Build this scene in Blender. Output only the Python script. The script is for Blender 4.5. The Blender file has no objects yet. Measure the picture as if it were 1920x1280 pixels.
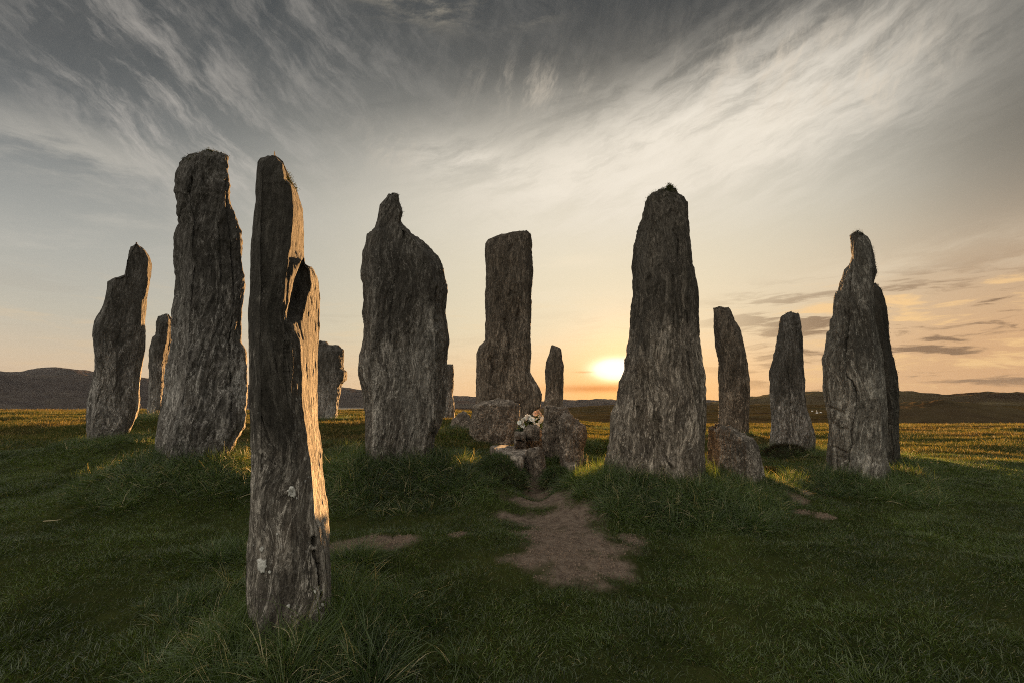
import bpy, bmesh, math, random
import numpy as np
from mathutils import Vector

random.seed(7)
RNG = np.random.default_rng(11)
SC = bpy.context.scene
COL = SC.collection
R = math.radians

# ------------------------------------------------------------------ camera
F_PX, CX, CY = 960.0, 960.0, 640.0          # focal length in photo pixels (90 degree lens)
PITCH = math.atan(115.0 / F_PX)             # horizon at y = 755
EYE = 1.42
cam = bpy.data.cameras.new("camera")
cam.sensor_width = 36.0
cam.lens = 18.0
cam.clip_start = 0.05
cam.clip_end = 12000
cam_o = bpy.data.objects.new("camera", cam)
COL.objects.link(cam_o)
cam_o.location = (0, 0, EYE)
cam_o.rotation_euler = (math.pi / 2 + PITCH, 0, 0)
SC.camera = cam_o

SC.render.engine = 'CYCLES'
SC.cycles.use_denoising = False
SC.cycles.sample_clamp_direct = 0.25
SC.cycles.sample_clamp_indirect = 0.25
SC.cycles.use_adaptive_sampling = False
SC.cycles.filter_width = 1.0
SC.cycles.max_bounces = 6
SC.cycles.diffuse_bounces = 3
SC.cycles.glossy_bounces = 2
SC.cycles.transmission_bounces = 3
SC.cycles.volume_bounces = 0
SC.cycles.transparent_max_bounces = 4
SC.cycles.caustics_reflective = False
SC.cycles.caustics_refractive = False
SC.view_settings.view_transform = 'Standard'
SC.view_settings.look = 'None'
SC.view_settings.gamma = 1.0
EXPOSURE = 2.7
SC.view_settings.exposure = EXPOSURE

SUN_AZ, SUN_EL = 12.6, 3.7                  # degrees, measured from the photograph

# ------------------------------------------------------------------ node helpers
class E:
    """a float socket with arithmetic"""
    tree = None
    def __init__(self, s): self.s = s
    @staticmethod
    def m(op, a, b=None, c=None, clamp=False):
        n = E.tree.nodes.new('ShaderNodeMath'); n.operation = op; n.use_clamp = clamp
        for i, x in enumerate((a, b, c)):
            if x is None: continue
            if isinstance(x, E): E.tree.links.new(x.s, n.inputs[i])
            else: n.inputs[i].default_value = float(x)
        return E(n.outputs[0])
    def __add__(a, b): return E.m('ADD', a, b)
    __radd__ = __add__
    def __sub__(a, b): return E.m('SUBTRACT', a, b)
    def __rsub__(a, b): return E.m('SUBTRACT', b, a)
    def __mul__(a, b): return E.m('MULTIPLY', a, b)
    __rmul__ = __mul__
    def __truediv__(a, b): return E.m('DIVIDE', a, b)
    def __neg__(a): return E.m('MULTIPLY', a, -1)
    def clamp(a): return E.m('ADD', a, 0, clamp=True)
    def exp(a): return E.m('EXPONENT', a)
    def sm(a, lo, hi):
        n = E.tree.nodes.new('ShaderNodeMapRange'); n.interpolation_type = 'SMOOTHSTEP'
        E.tree.links.new(a.s, n.inputs[0])
        n.inputs[1].default_value = lo; n.inputs[2].default_value = hi
        return E(n.outputs[0])

def vec(x, y, z):
    n = E.tree.nodes.new('ShaderNodeCombineXYZ')
    for i, v in enumerate((x, y, z)):
        if isinstance(v, E): E.tree.links.new(v.s, n.inputs[i])
        else: n.inputs[i].default_value = v
    return n.outputs[0]

def noise(v, scale, detail=4, rough=0.55, dist=0.0):
    n = E.tree.nodes.new('ShaderNodeTexNoise')
    if v is not None: E.tree.links.new(v, n.inputs['Vector'])
    n.inputs['Scale'].default_value = scale
    n.inputs['Detail'].default_value = detail
    n.inputs['Roughness'].default_value = rough
    n.inputs['Distortion'].default_value = dist
    return E(n.outputs['Fac'])

def mapped(v, scale, rot=(0, 0, 0), loc=(0, 0, 0)):
    n = E.tree.nodes.new('ShaderNodeMapping')
    E.tree.links.new(v, n.inputs['Vector'])
    n.inputs['Scale'].default_value = scale
    n.inputs['Rotation'].default_value = rot
    n.inputs['Location'].default_value = loc
    return n.outputs[0]

def mixc(f, a, b):
    n = E.tree.nodes.new('ShaderNodeMix'); n.data_type = 'RGBA'
    for idx, x in ((0, f), (6, a), (7, b)):
        if isinstance(x, E): E.tree.links.new(x.s, n.inputs[idx])
        elif isinstance(x, bpy.types.NodeSocket): E.tree.links.new(x, n.inputs[idx])
        elif idx == 0: n.inputs[0].default_value = x
        else: n.inputs[idx].default_value = (*x, 1)
    return n.outputs[2]

def ramp(f, stops, interp='LINEAR'):
    n = E.tree.nodes.new('ShaderNodeValToRGB'); n.color_ramp.interpolation = interp
    E.tree.links.new(f.s, n.inputs[0])
    el = n.color_ramp.elements
    while len(el) < len(stops): el.new(0.5)
    for e, (p, c) in zip(el, stops):
        e.position = p; e.color = (*c, 1)
    return n.outputs[0]

def vmath(op, a, b=None, scale=None):
    n = E.tree.nodes.new('ShaderNodeVectorMath'); n.operation = op
    for i, x in enumerate((a, b)):
        if x is None: continue
        if isinstance(x, bpy.types.NodeSocket): E.tree.links.new(x, n.inputs[i])
        else: n.inputs[i].default_value = x
    if scale is not None:
        if isinstance(scale, E): E.tree.links.new(scale.s, n.inputs['Scale'])
        else: n.inputs['Scale'].default_value = scale
    return n

def lin(r, g, b):
    def f(c):
        c /= 255.0
        return c / 12.92 if c <= 0.04045 else ((c + 0.055) / 1.055) ** 2.4
    return (f(r), f(g), f(b))

# ------------------------------------------------------------------ pixel -> world
cosP, sinP = math.cos(PITCH), math.sin(PITCH)
def ray(px, py):
    """direction (numpy, unnormalised) through photo pixel"""
    px = np.asarray(px, float); py = np.asarray(py, float)
    cx = (px - CX) / F_PX; cy = (CY - py) / F_PX
    return np.stack(np.broadcast_arrays(cx, cosP - cy * sinP, sinP + cy * cosP), -1)
def project(p):
    p = np.asarray(p, float)
    x = p[..., 0]; y = p[..., 1]; z = p[..., 2] - EYE
    d = y * cosP + z * sinP
    u = -y * sinP + z * cosP
    return CX + F_PX * x / d, CY - F_PX * u / d
def azel(px, py):
    d = ray(px, py); d = d / np.linalg.norm(d)
    return math.degrees(math.atan2(d[0], d[1])), math.degrees(math.asin(d[2]))

# ------------------------------------------------------------------ sky
def build_world():
    w = bpy.data.worlds.new("World"); SC.world = w; w.use_nodes = True
    t = w.node_tree; t.nodes.clear(); E.tree = t
    out = t.nodes.new('ShaderNodeOutputWorld'); bg = t.nodes.new('ShaderNodeBackground')
    t.links.new(bg.outputs[0], out.inputs[0])
    tc = t.nodes.new('ShaderNodeTexCoord'); d = tc.outputs['Generated']
    sep = t.nodes.new('ShaderNodeSeparateXYZ'); t.links.new(d, sep.inputs[0])
    dx, dy, dz = (E(sep.outputs[i]) for i in range(3))
    el = E.m('ARCSINE', dz) * (180 / math.pi)
    az = E.m('ARCTAN2', dx, dy) * (180 / math.pi)
    sd = Vector((math.sin(R(SUN_AZ)) * math.cos(R(SUN_EL)), math.cos(R(SUN_AZ)) * math.cos(R(SUN_EL)), math.sin(R(SUN_EL))))
    dp = E(vmath('DOT_PRODUCT', d, sd).outputs['Value'])
    ang = E.m('ARCCOSINE', E.m('MINIMUM', dp, 0.999999)) * (180 / math.pi)

    def blob(px, py, sx, sy, rot=0.0):
        a0, e0 = azel(px, py)
        u = az - a0; v = el - e0
        c, s = math.cos(R(rot)), math.sin(R(rot))
        p = (u * c + v * s) * (1 / sx); q = (v * c - u * s) * (1 / sy)
        return (-(p * p + q * q)).exp()

    # clear air: pale warm horizon to slate grey, then zenith brightened as fill
    base = ramp(E.m('MULTIPLY', el, 1 / 60.0, clamp=True), [
        (0.000, lin(242, 198, 150)), (0.060, lin(236, 204, 162)), (0.130, lin(218, 203, 172)),
        (0.220, lin(202, 195, 176)), (0.320, lin(188, 187, 178)), (0.420, lin(158, 160, 157)), (0.500, lin(120, 123, 122)),
        (0.580, lin(88, 91, 91)), (0.680, lin(72, 75, 76)), (0.76, lin(96, 99, 100)), (1.0, (.88, .88, .85))])
    # unseen eastern sky, brightened and warmed as fill light for stones and grass
    east = E(vmath('DOT_PRODUCT', d, (-.62, -.74, .27)).outputs['Value']).sm(-0.15, 0.80)
    base = mixc(east * 0.95, base, (1.22, 1.12, .98))
    # and dusk grey to the north east
    base = mixc(dy.sm(0.1, -0.5) * (1.0 - east) * 0.6, base, (.42, .43, .44))
    # the physically based sky, for its tint
    ns = t.nodes.new('ShaderNodeTexSky'); ns.sky_type = 'NISHITA'; ns.sun_disc = False
    ns.sun_elevation = R(SUN_EL); ns.sun_rotation = R(SUN_AZ); ns.air_density = 1.0; ns.dust_density = 2.0
    nish = vmath('SCALE', ns.outputs[0], scale=0.07).outputs[0]
    base = mixc(0.10, base, nish)
    # cooler, darker to the left; dark banks in the upper corners
    base = mixc(blob(-60, 210, 24, 9.5) * 0.60, base, lin(96, 107, 118))
    base = mixc(blob(700, 180, 18, 6) * 0.35, base, lin(98, 102, 104))
    dark = E.m('ADD', blob(1350, 0, 36, 9.5), blob(0, 20, 26, 15), clamp=True)
    base = mixc(dark * 0.80, base, lin(52, 57, 61))
    base = mixc(blob(1960, 200, 12, 13) * 0.85, base, lin(76, 75, 72))
    base = mixc(blob(1930, 650, 20, 9) * 0.60, base, lin(208, 146, 88))

    base = mixc(blob(1080, 500, 30, 12) * 0.48, base, lin(240, 226, 192))
    base = mixc(blob(120, 500, 24, 10) * 0.50, base, lin(176, 178, 174))

    # high cirrus: feathery streaks combed by the wind, seen from below
    wp = vec(az * 0.05, el * 0.07, 0.0)
    def streak(rot, along, across, scale, seed, w=1.0):
        n1 = t.nodes.new('ShaderNodeTexNoise'); t.links.new(wp, n1.inputs['Vector']); n1.inputs['Scale'].default_value = 1.6
        n1.inputs['Detail'].default_value = 8; n1.inputs['Roughness'].default_value = 0.62
        sp = t.nodes.new('ShaderNodeSeparateXYZ'); t.links.new(n1.outputs['Color'], sp.inputs[0])
        wa = (E(sp.outputs[0]) - 0.5) * (3.6 * w); wb = (E(sp.outputs[1]) - 0.5) * (3.6 * w)
        c, s_ = math.cos(R(rot)), math.sin(R(rot))
        u = (az + wa) * c + (el + wb) * s_; v = (el + wb) * c - (az + wa) * s_
        return noise(vec(u * along, v * across, seed), scale, 10, 0.66, 0.12)
    sA = streak(-33, .050, .17, 2.5, 0.3)
    sB = streak(17, .042, .19, 2.3, 4.1)
    sC = streak(62, .10, .24, 1.8, 8.2, .8)
    sD = streak(5, .035, .16, 1.6, 12.7, .6)
    veil = blob(1130, 330, 22, 6.5, 4) * 1.0 + blob(1420, 235, 15, 5.0, 16) * 0.55
    base = mixc(E.m('MULTIPLY', veil, sB.sm(0.22, 0.62) * 0.42 + 0.60, clamp=True) * 0.92, base, lin(228, 219, 203))
    mL = E.m('ADD', blob(330, 250, 9, 5.0, -25) * 1.0 + blob(250, 90, 16, 8, -35) * 0.55, blob(560, 60, 12, 7, -30) * 0.40, clamp=True)
    mL2 = blob(130, 290, 9, 2.5) * 0.6 + blob(100, 460, 9, 1.6) * 0.45 + blob(230, 410, 7, 1.2) * 0.35
    mR = E.m('ADD', blob(1270, 250, 15, 5.0, 18) * 0.9 + blob(1560, 200, 11, 6, 22) * 0.60, blob(880, 310, 6, 2.0, -8) * 0.95, clamp=True)
    mC = E.m('ADD', blob(1480, 130, 9, 3.2, -6) + blob(1000, 165, 6, 2.2) * 0.7, blob(1640, 165, 5, 2.4) * 0.8 + blob(740, 280, 4, 2.0) * 0.45, clamp=True)
    mD = blob(985, 20, 2.6, .9) * 1.0 + blob(800, 8, 6, 1.5) * 0.6 + blob(1060, 545, 4.5, 1.6) * 0.8 + blob(1060, 490, 5, .8) * 0.6 + blob(1800, 480, 14, 2.0) * 0.4
    base = mixc(E.m('MULTIPLY', sA.sm(0.42, 0.72) * mL, 0.46, clamp=True), base, lin(212, 204, 194))
    base = mixc(E.m('MULTIPLY', sD.sm(0.42, 0.62) * mL2, 0.9, clamp=True), base, lin(196, 190, 178))
    base = mixc(E.m('MULTIPLY', sB.sm(0.38, 0.70) * mR, 0.66, clamp=True), base, lin(238, 229, 214))
    base = mixc(E.m('MULTIPLY', sC.sm(0.46, 0.68) * mC, 0.62, clamp=True), base, lin(216, 203, 184))
    base = mixc(E.m('MULTIPLY', sD.sm(0.40, 0.60) * mD, 0.8, clamp=True), base, lin(232, 218, 192))
    gen = sA.sm(0.44, 0.72) * el.sm(10, 26) * (1.0 - az.sm(-4, 22))
    base = mixc(gen * 0.08, base, lin(176, 171, 164))
    gen2 = sC.sm(0.40, 0.70) * el.sm(24, 32)
    base = mixc(gen2 * 0.06, base, lin(178, 172, 162))
    dk = (1.0 - sB.sm(0.34, 0.52)) * el.sm(20, 32)
    base = mixc(dk * 0.07, base, lin(64, 66, 67))

    # low bands towards the horizon
    lw = noise(vec(az * 0.055, el * 0.30, 0.0), 1.3, 4, 0.55)
    bands = noise(vec(az * 0.05 + lw * 0.5, el * 0.36 + lw * 0.9, 1.7), 2.2, 7, 0.60, 0.2)
    lowm = E.m('MULTIPLY', el.sm(0.3, 2.2), 1.0 - el.sm(8.5, 13))
    right = az.sm(16, 34)
    base = mixc(bands.sm(0.50, 0.62) * lowm * (right * 0.80 + 0.06), base, lin(122, 96, 74))
    base = mixc((1.0 - bands.sm(0.34, 0.47)) * lowm * (right * 0.72 + 0.12), base, lin(243, 200, 140))

    # glow round the sun
    g_w = (-(ang * (1 / 12.0))).exp()
    g_m = (-(ang * ang * (1 / 20.0))).exp()
    hx = (az - SUN_AZ + .5) * (1 / 12.0); hy = el * (1 / 4.6)
    g_h = (-(hx * hx + hy * hy)).exp()
    gx = (az - SUN_AZ + 1.05) * (1 / 1.9); gy = (el - SUN_EL + 0.05) * (1 / 0.85)
    g_c = (-(gx * gx + gy * gy)).exp()
    base = mixc(g_h * 0.78, base, lin(255, 182, 84))
    warm = vmath('SCALE', lin(255, 214, 160), scale=g_w * 0.15).outputs[0]
    hot = vmath('SCALE', lin(255, 160, 48), scale=g_m * 0.30).outputs[0]
    core = vmath('SCALE', (1.0, 0.94, 0.80), scale=g_c * 3.4).outputs[0]
    tot = vmath('ADD', vmath('ADD', vmath('ADD', base, warm).outputs[0], hot).outputs[0], core).outputs[0]
    # a thin bar of cloud under the sun
    bar = blob(1120, 728, 5.5, 0.42) + blob(1095, 697, 1.0, 0.10) * 0.6
    tot = mixc(bar * 0.7, tot, lin(226, 130, 40))
    t.links.new(tot, bg.inputs[0])
    bg.inputs[1].default_value = 1.10 * 2.0 ** (-EXPOSURE)
    return w
build_world()

sun = bpy.data.lights.new("sun", 'SUN')
sun.energy = 5.0
sun.angle = R(0.53)
sun.color = (1.0, 0.53, 0.20)
sun_o = bpy.data.objects.new("sun", sun)
COL.objects.link(sun_o)
sun_o.visible_volume_scatter = False         # the sky above already holds the aureole this haze would add a second time
sun_o.rotation_euler = (R(90 - SUN_EL), 0, R(180 - SUN_AZ))

# ------------------------------------------------------------------ numpy noise
_P = RNG.permutation(256).astype(np.int64); _P = np.concatenate([_P, _P, _P])
_G = RNG.normal(size=(256, 3)); _G /= np.linalg.norm(_G, axis=1)[:, None]
def perlin(x, y, z):
    x, y, z = np.broadcast_arrays(np.asarray(x, float), np.asarray(y, float), np.asarray(z, float))
    xi = np.floor(x).astype(np.int64); yi = np.floor(y).astype(np.int64); zi = np.floor(z).astype(np.int64)
    xf, yf, zf = x - xi, y - yi, z - zi
    u, v, w = (f * f * f * (f * (f * 6 - 15) + 10) for f in (xf, yf, zf))
    def g(i, j, k):
        h = _P[_P[_P[(xi + i) & 255] + ((yi + j) & 255)] + ((zi + k) & 255)]
        gr = _G[h]
        return gr[..., 0] * (xf - i) + gr[..., 1] * (yf - j) + gr[..., 2] * (zf - k)
    def l(a, b, t): return a + (b - a) * t
    return l(l(l(g(0, 0, 0), g(1, 0, 0), u), l(g(0, 1, 0), g(1, 1, 0), u), v),
             l(l(g(0, 0, 1), g(1, 0, 1), u), l(g(0, 1, 1), g(1, 1, 1), u), v), w) * 1.5
def fbm(x, y, z, oct=4, gain=0.5):
    s = 0; a = 1.0; f = 1.0
    for i in range(oct):
        s = s + a * perlin(x * f + 17.3 * i, y * f - 9.1 * i, z * f + 4.7 * i); a *= gain; f *= 2.03
    return s
def sstep(x, a, b):
    t = np.clip((x - a) / (b - a), 0, 1); return t * t * (3 - 2 * t)

# ------------------------------------------------------------------ object helpers
def obj(name, verts, faces, mat, parent=None, smooth=True, loc=None):
    me = bpy.data.meshes.new(name)
    verts = np.asarray(verts, float)
    if isinstance(faces, np.ndarray) and faces.ndim == 2:
        n, k = faces.shape
        me.vertices.add(len(verts)); me.vertices.foreach_set('co', verts.astype(np.float32).ravel())
        me.loops.add(n * k); me.loops.foreach_set('vertex_index', faces.astype(np.int32).ravel())
        me.polygons.add(n); me.polygons.foreach_set('loop_start', np.arange(0, n * k, k, dtype=np.int32))
        me.update(calc_edges=True); me.validate()
    else:
        me.from_pydata(verts.tolist(), [], [list(map(int, f)) for f in faces]); me.update()
    if smooth and len(me.polygons):
        me.polygons.foreach_set('use_smooth', np.ones(len(me.polygons), dtype=bool))
    if mat: me.materials.append(mat)
    o = bpy.data.objects.new(name, me); COL.objects.link(o)
    if loc is not None: o.location = loc
    if parent is not None: o.parent = parent
    return o
def tag(o, label=None, cat=None, group=None, kind=None):
    if label: o['label'] = label
    if cat: o['category'] = cat
    if group: o['group'] = group
    if kind or cat: o['kind'] = kind or 'thing'
    return o
def attr(o, name, vals):
    a = o.data.attributes.new(name, 'FLOAT', 'POINT'); a.data.foreach_set('value', np.asarray(vals, np.float32))
def grid_faces(nr, nc, wrap):
    i = np.arange(nr - 1)[:, None]; j = np.arange(nc if wrap else nc - 1)[None, :]
    j2 = (j + 1) % nc
    return np.stack([i * nc + j, i * nc + j2, (i + 1) * nc + j2, (i + 1) * nc + j], -1).reshape(-1, 4)

# ------------------------------------------------------------------ materials
def new_mat(name):
    m = bpy.data.materials.new(name); m.use_nodes = True
    t = m.node_tree; t.nodes.clear(); E.tree = t
    out = t.nodes.new('ShaderNodeOutputMaterial'); b = t.nodes.new('ShaderNodeBsdfPrincipled')
    t.links.new(b.outputs[0], out.inputs[0])
    return m, t, b, out
def attr_node(name):
    n = E.tree.nodes.new('ShaderNodeAttribute'); n.attribute_name = name; return E(n.outputs['Fac'])
def bump(b, h, strength, dist):
    n = E.tree.nodes.new('ShaderNodeBump'); n.inputs['Strength'].default_value = strength
    n.inputs['Distance'].default_value = dist
    E.tree.links.new(h.s, n.inputs['Height']); E.tree.links.new(n.outputs[0], b.inputs['Normal'])
    return n

def stone_mat(name, tone=1.0, tint=(1, 1, 1), tilt=0.0, lichen=0.5, top_shade=0.6, seed=0.0, streak=1.0, iso=1.0):
    m, t, b, _ = new_mat(name)
    tc = t.nodes.new('ShaderNodeTexCoord'); o = tc.outputs['Object']
    loc = (seed * 3.1, seed * 1.7, seed)
    wn = t.nodes.new('ShaderNodeTexNoise'); t.links.new(o, wn.inputs['Vector']); wn.inputs['Scale'].default_value = 1.4
    wv = vmath('SCALE', vmath('SUBTRACT', wn.outputs['Color'], (.5, .5, .5)).outputs[0], scale=0.34).outputs[0]
    ow = vmath('ADD', o, wv).outputs[0]
    st = mapped(ow, (9 * streak, 9 * streak, 1.25 * iso), (0, R(tilt), 0), loc)
    band = noise(st, 1.5, 9, 0.72, 1.1)
    thin = noise(mapped(ow, (40, 40, 4.5 * iso), (0, R(tilt), 0), loc), 1.6, 4, 0.6)
    blot = noise(mapped(o, (1, 1, 1), (0, 0, 0), loc), 3.2, 6, 0.66)
    gran = noise(mapped(ow, (1, 1, min(1, .30 * iso)), (0, R(tilt), 0), loc), 62.0, 5, 0.8)
    big = noise(mapped(ow, (1, 1, .45), (0, R(tilt), 0), loc), 2.1, 5, 0.62, 0.8)
    c = lambda r, g, bl: tuple(tone * v * k for v, k in zip((r, g, bl), tint))
    col = ramp(band, [(0.33, c(.028, .025, .021)), (0.45, c(.095, .087, .075)), (0.54, c(.180, .168, .148)), (0.63, c(.46, .44, .40))])
    col = mixc(thin.sm(0.42, 0.62) * 0.5, col, c(.085, .078, .068))
    col = mixc(blot.sm(0.52, 0.70) * 0.40, col, c(.12, .098, .076))
    col = mixc(gran.sm(0.52, 0.66) * 0.62, col, c(.36, .355, .335))
    col = mixc(gran.sm(0.47, 0.34) * 0.70, col, c(.028, .027, .025))
    col = mixc(big.sm(0.50, 0.66) * 0.62, col, c(.045, .041, .036))
    col = mixc(big.sm(0.46, 0.32) * 0.40, col, c(.24, .235, .215))
    vein = noise(mapped(ow, (5 * streak, 5 * streak, .9 * iso), (0, R(tilt), 0), (loc[2], loc[0], loc[1])), 2.0, 6, .6, .8)
    col = mixc(vein.sm(.535, .55) * (1.0 - vein.sm(.56, .575)) * gran.sm(.42, .55) * .75, col, c(.50, .48, .44))
    col = mixc(vein.sm(.44, .455) * (1.0 - vein.sm(.465, .48)) * .65, col, c(.028, .025, .022))
    # pale lichen specks
    vo = t.nodes.new('ShaderNodeTexVoronoi'); t.links.new(ow, vo.inputs['Vector']); vo.inputs['Scale'].default_value = 26.0
    sp = E(vo.outputs['Distance']).sm(0.20, 0.12) * noise(o, 4.5, 3, .6).sm(0.46, 0.60)
    col = mixc(sp * lichen, col, (.46, .46, .42))
    # shade towards the stone tops painted into the colour, patchy like dark lichen
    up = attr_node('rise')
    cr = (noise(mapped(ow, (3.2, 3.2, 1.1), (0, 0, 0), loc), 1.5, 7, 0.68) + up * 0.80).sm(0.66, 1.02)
    col = mixc(cr * top_shade, col, (.030, .028, .022))
    t.links.new(col, b.inputs['Base Color'])
    b.inputs['Roughness'].default_value = 0.92
    b.inputs['Specular IOR Level'].default_value = 0.25
    rough = noise(mapped(ow, (1, 1, .45), (0, R(tilt), 0), loc), 17.0, 6, 0.7)
    h = band * 0.7 + thin * 0.5 + gran * 0.4 + blot * 0.3 + rough * 0.8
    bump(b, h, 1.0, 0.045)
    return m

def simple_mat(name, c, rough=0.9, var=0.3, scale=8.0, bumpd=0.0):
    m, t, b, _ = new_mat(name)
    tc = t.nodes.new('ShaderNodeTexCoord')
    n = noise(tc.outputs['Object'], scale, 5, 0.6)
    col = mixc(n.sm(0.3, 0.7), tuple(v * (1 - var) for v in c), tuple(v * (1 + var) for v in c))
    t.links.new(col, b.inputs['Base Color']); b.inputs['Roughness'].default_value = rough
    b.inputs['Specular IOR Level'].default_value = 0.2
    if bumpd: bump(b, n, 0.8, bumpd)
    return m

def blade_mat(name, dark, light, dry, dry_amt, trans, rough=0.45, spec=0.35, patch=None):
    m, t, b, out = new_mat(name)
    tint = attr_node('tint')
    geo = t.nodes.new('ShaderNodeNewGeometry')
    pn = noise(geo.outputs['Position'], 0.9, 4, 0.6)
    pn2 = noise(geo.outputs['Position'], 3.7, 3, 0.6)
    f = E.m('ADD', tint * 0.6 + pn.sm(0.3, 0.7) * 0.5, pn2 * 0.3 - 0.2, clamp=True)
    col = mixc(f, dark, light)
    if patch:
        col = mixc(noise(geo.outputs['Position'], 0.28, 5, 0.65).sm(0.48, 0.60) * 0.8, col, patch)
    dr = tint.sm(1.0 - dry_amt, 1.0 - dry_amt * 0.55)
    col = mixc(dr, col, dry)
    t.links.new(col, b.inputs['Base Color'])
    b.inputs['Roughness'].default_value = rough; b.inputs['Specular IOR Level'].default_value = spec
    tr = t.nodes.new('ShaderNodeBsdfTranslucent')
    t.links.new(vmath('MULTIPLY', col, trans).outputs[0], tr.inputs[0])
    mx = t.nodes.new('ShaderNodeMixShader'); mx.inputs[0].default_value = 0.26
    t.links.new(b.outputs[0], mx.inputs[1]); t.links.new(tr.outputs[0], mx.inputs[2])
    t.links.new(mx.outputs[0], out.inputs[0])
    return m

# ------------------------------------------------------------------ terrain
_tl = np.array([(0, -1.42), (2, -1.36), (2.8, -1.26), (4, -1.13), (5, -1.06), (6, -.99), (7.5, -.84), (9, -.69), (11, -.56), (14, -.47), (20, -.40), (28, -.41),
                (36, -.75), (60, -2.2), (150, -6), (400, -12), (700, -17), (6000, -18)])
_tr = np.array([(0, -1.42), (2, -1.37), (2.8, -1.28), (4, -1.18), (5, -1.12), (6.5, -1.05), (8, -.99), (10, -.92), (14, -.92), (20, -1.0), (28, -1.15), (40, -1.8), (52, -2.6),
                (80, -4.6), (150, -6.2), (250, -4.8), (420, -1.6), (700, -6), (1500, -12), (6000, -18)])
def bump_at(px, Y, h, rx, ry, dy=0.0): return ((px - CX) / F_PX * Y, Y + dy, h, rx, ry)
MOUNDS = [bump_at(545, 2.8, .135, .36, .36, -.12), bump_at(375, 6.0, .38, .9, .75, -.12), bump_at(762, 6.1, .33, .86, .70, -.05),
          bump_at(1212, 5.8, .29, .93, .66, -.12), bump_at(1385, 6.2, .16, .55, .5), bump_at(1612, 6.6, .12, .75, .6),
          bump_at(1670, 7.9, .12, .6, .6), bump_at(1490, 9.5, .10, .7, .6), bump_at(220, 8.5, .13, .9, .7),
          bump_at(300, 12, .18, .9, .8), bump_at(925, 9.0, .02, .9, .9), bump_at(1085, 7.6, .16, .7, .7),
          bump_at(1375, 12.5, .12, 1., 1.), bump_at(1110, 9.5, .28, .9, .6), bump_at(850, 9.6, .14, .5, .5),
          bump_at(935, 6.75, .16, .40, .32), bump_at(1043, 6.5, .10, .18, .2),
          bump_at(1006, 6.15, -.12, .20, .35), bump_at(1040, 5.3, -.06, .45, .6), bump_at(955, 7.5, .03, .5, .5)]
def terrain(x, y, fine=True):
    """ground height above world zero"""
    x = np.asarray(x, float); y = np.asarray(y, float)
    r = np.hypot(x, y); a = np.degrees(np.arctan2(x, y))
    rr = np.where(y > 0, np.maximum(np.abs(y), 0.35 * r), r * 0.0 + 0.0)
    rr = np.where(r > 60, r, rr)
    zl = np.interp(rr, _tl[:, 0], _tl[:, 1]); zr = np.interp(rr, _tr[:, 0], _tr[:, 1])
    w = sstep(a + 0.0, -9, 13)
    z = zl * (1 - w) + zr * w + EYE
    for (mx, my, h, sx, sy) in MOUNDS:
        q = ((x - mx) / sx) ** 2 + ((y - my) / sy) ** 2
        z = z + h * np.exp(-(q * .8) ** 1.7)
    if fine:
        near = np.exp(-r / 60.0)
        z = z + near * (0.055 * perlin(x * .55, y * .55, 3.1) + 0.035 * perlin(x * 1.7, y * 1.7, 1.3) + 0.020 * perlin(x * 4.1, y * 4.1, 7.7) + 0.010 * perlin(x * 9, y * 9, 2.2))
        z = z + sstep(r, 7.5, 13) * (1 - sstep(r, 40, 80)) * (0.10 * perlin(x * .16, y * .42, 4.4) + 0.07 * perlin(x * .5, y * 1.1, 6.4))
        z = z + (1 - near) * sstep(r, 25, 200) * (1.3 * perlin(x / 60, y / 60, .5) + .22 * perlin(x / 11., y / 7., 1.5) + .07 * perlin(x / 3.1, y / 2.2, 3.5))
    return z
def ground_hit(px, py):
    d = ray(px, py); lo = None
    ys = np.concatenate([np.linspace(1.2, 40, 1600), np.linspace(40, 700, 2000)])
    t = ys / d[1]
    z = EYE + t * d[2]; g = terrain(t * d[0], ys)
    k = np.argmax(z < g)
    return np.array([t[k] * d[0], ys[k], g[k]])

DIRT = []
for (px, py, rp) in [(x_, y_, r_ * 1.22) for x_, y_, r_ in [(1003, 893, 16), (1004, 903, 34), (1008, 916, 52), (1024, 938, 62), (1038, 970, 78), (1048, 1005, 86), (1056, 1040, 84), (1062, 1075, 66),
                     (985, 1000, 40), (1120, 1060, 45), (735, 1012, 34), (700, 1016, 40), (665, 1024, 36), (1502, 918, 17), (1492, 938, 20), (1500, 958, 16), (1545, 965, 14),
                     (1075, 858, 24), (1062, 880, 18), (860, 1000, 16), (1180, 1010, 22), (1100, 1020, 60), (1010, 1050, 46)]]:
    p = ground_hit(px, py); DIRT.append((p[0], p[1], rp / F_PX * p[1]))
def dirt(x, y):
    m = np.full_like(x, -9.0)
    for (cx, cy, r) in DIRT:
        m = np.maximum(m, 1.25 - np.hypot(x - cx, y - cy) / r)
    n = 0.55 * fbm(x * 2.6, y * 2.6, 5.5, 4, .6)
    return sstep(m + n * (m > -2), 0.10, 0.75)

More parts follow.
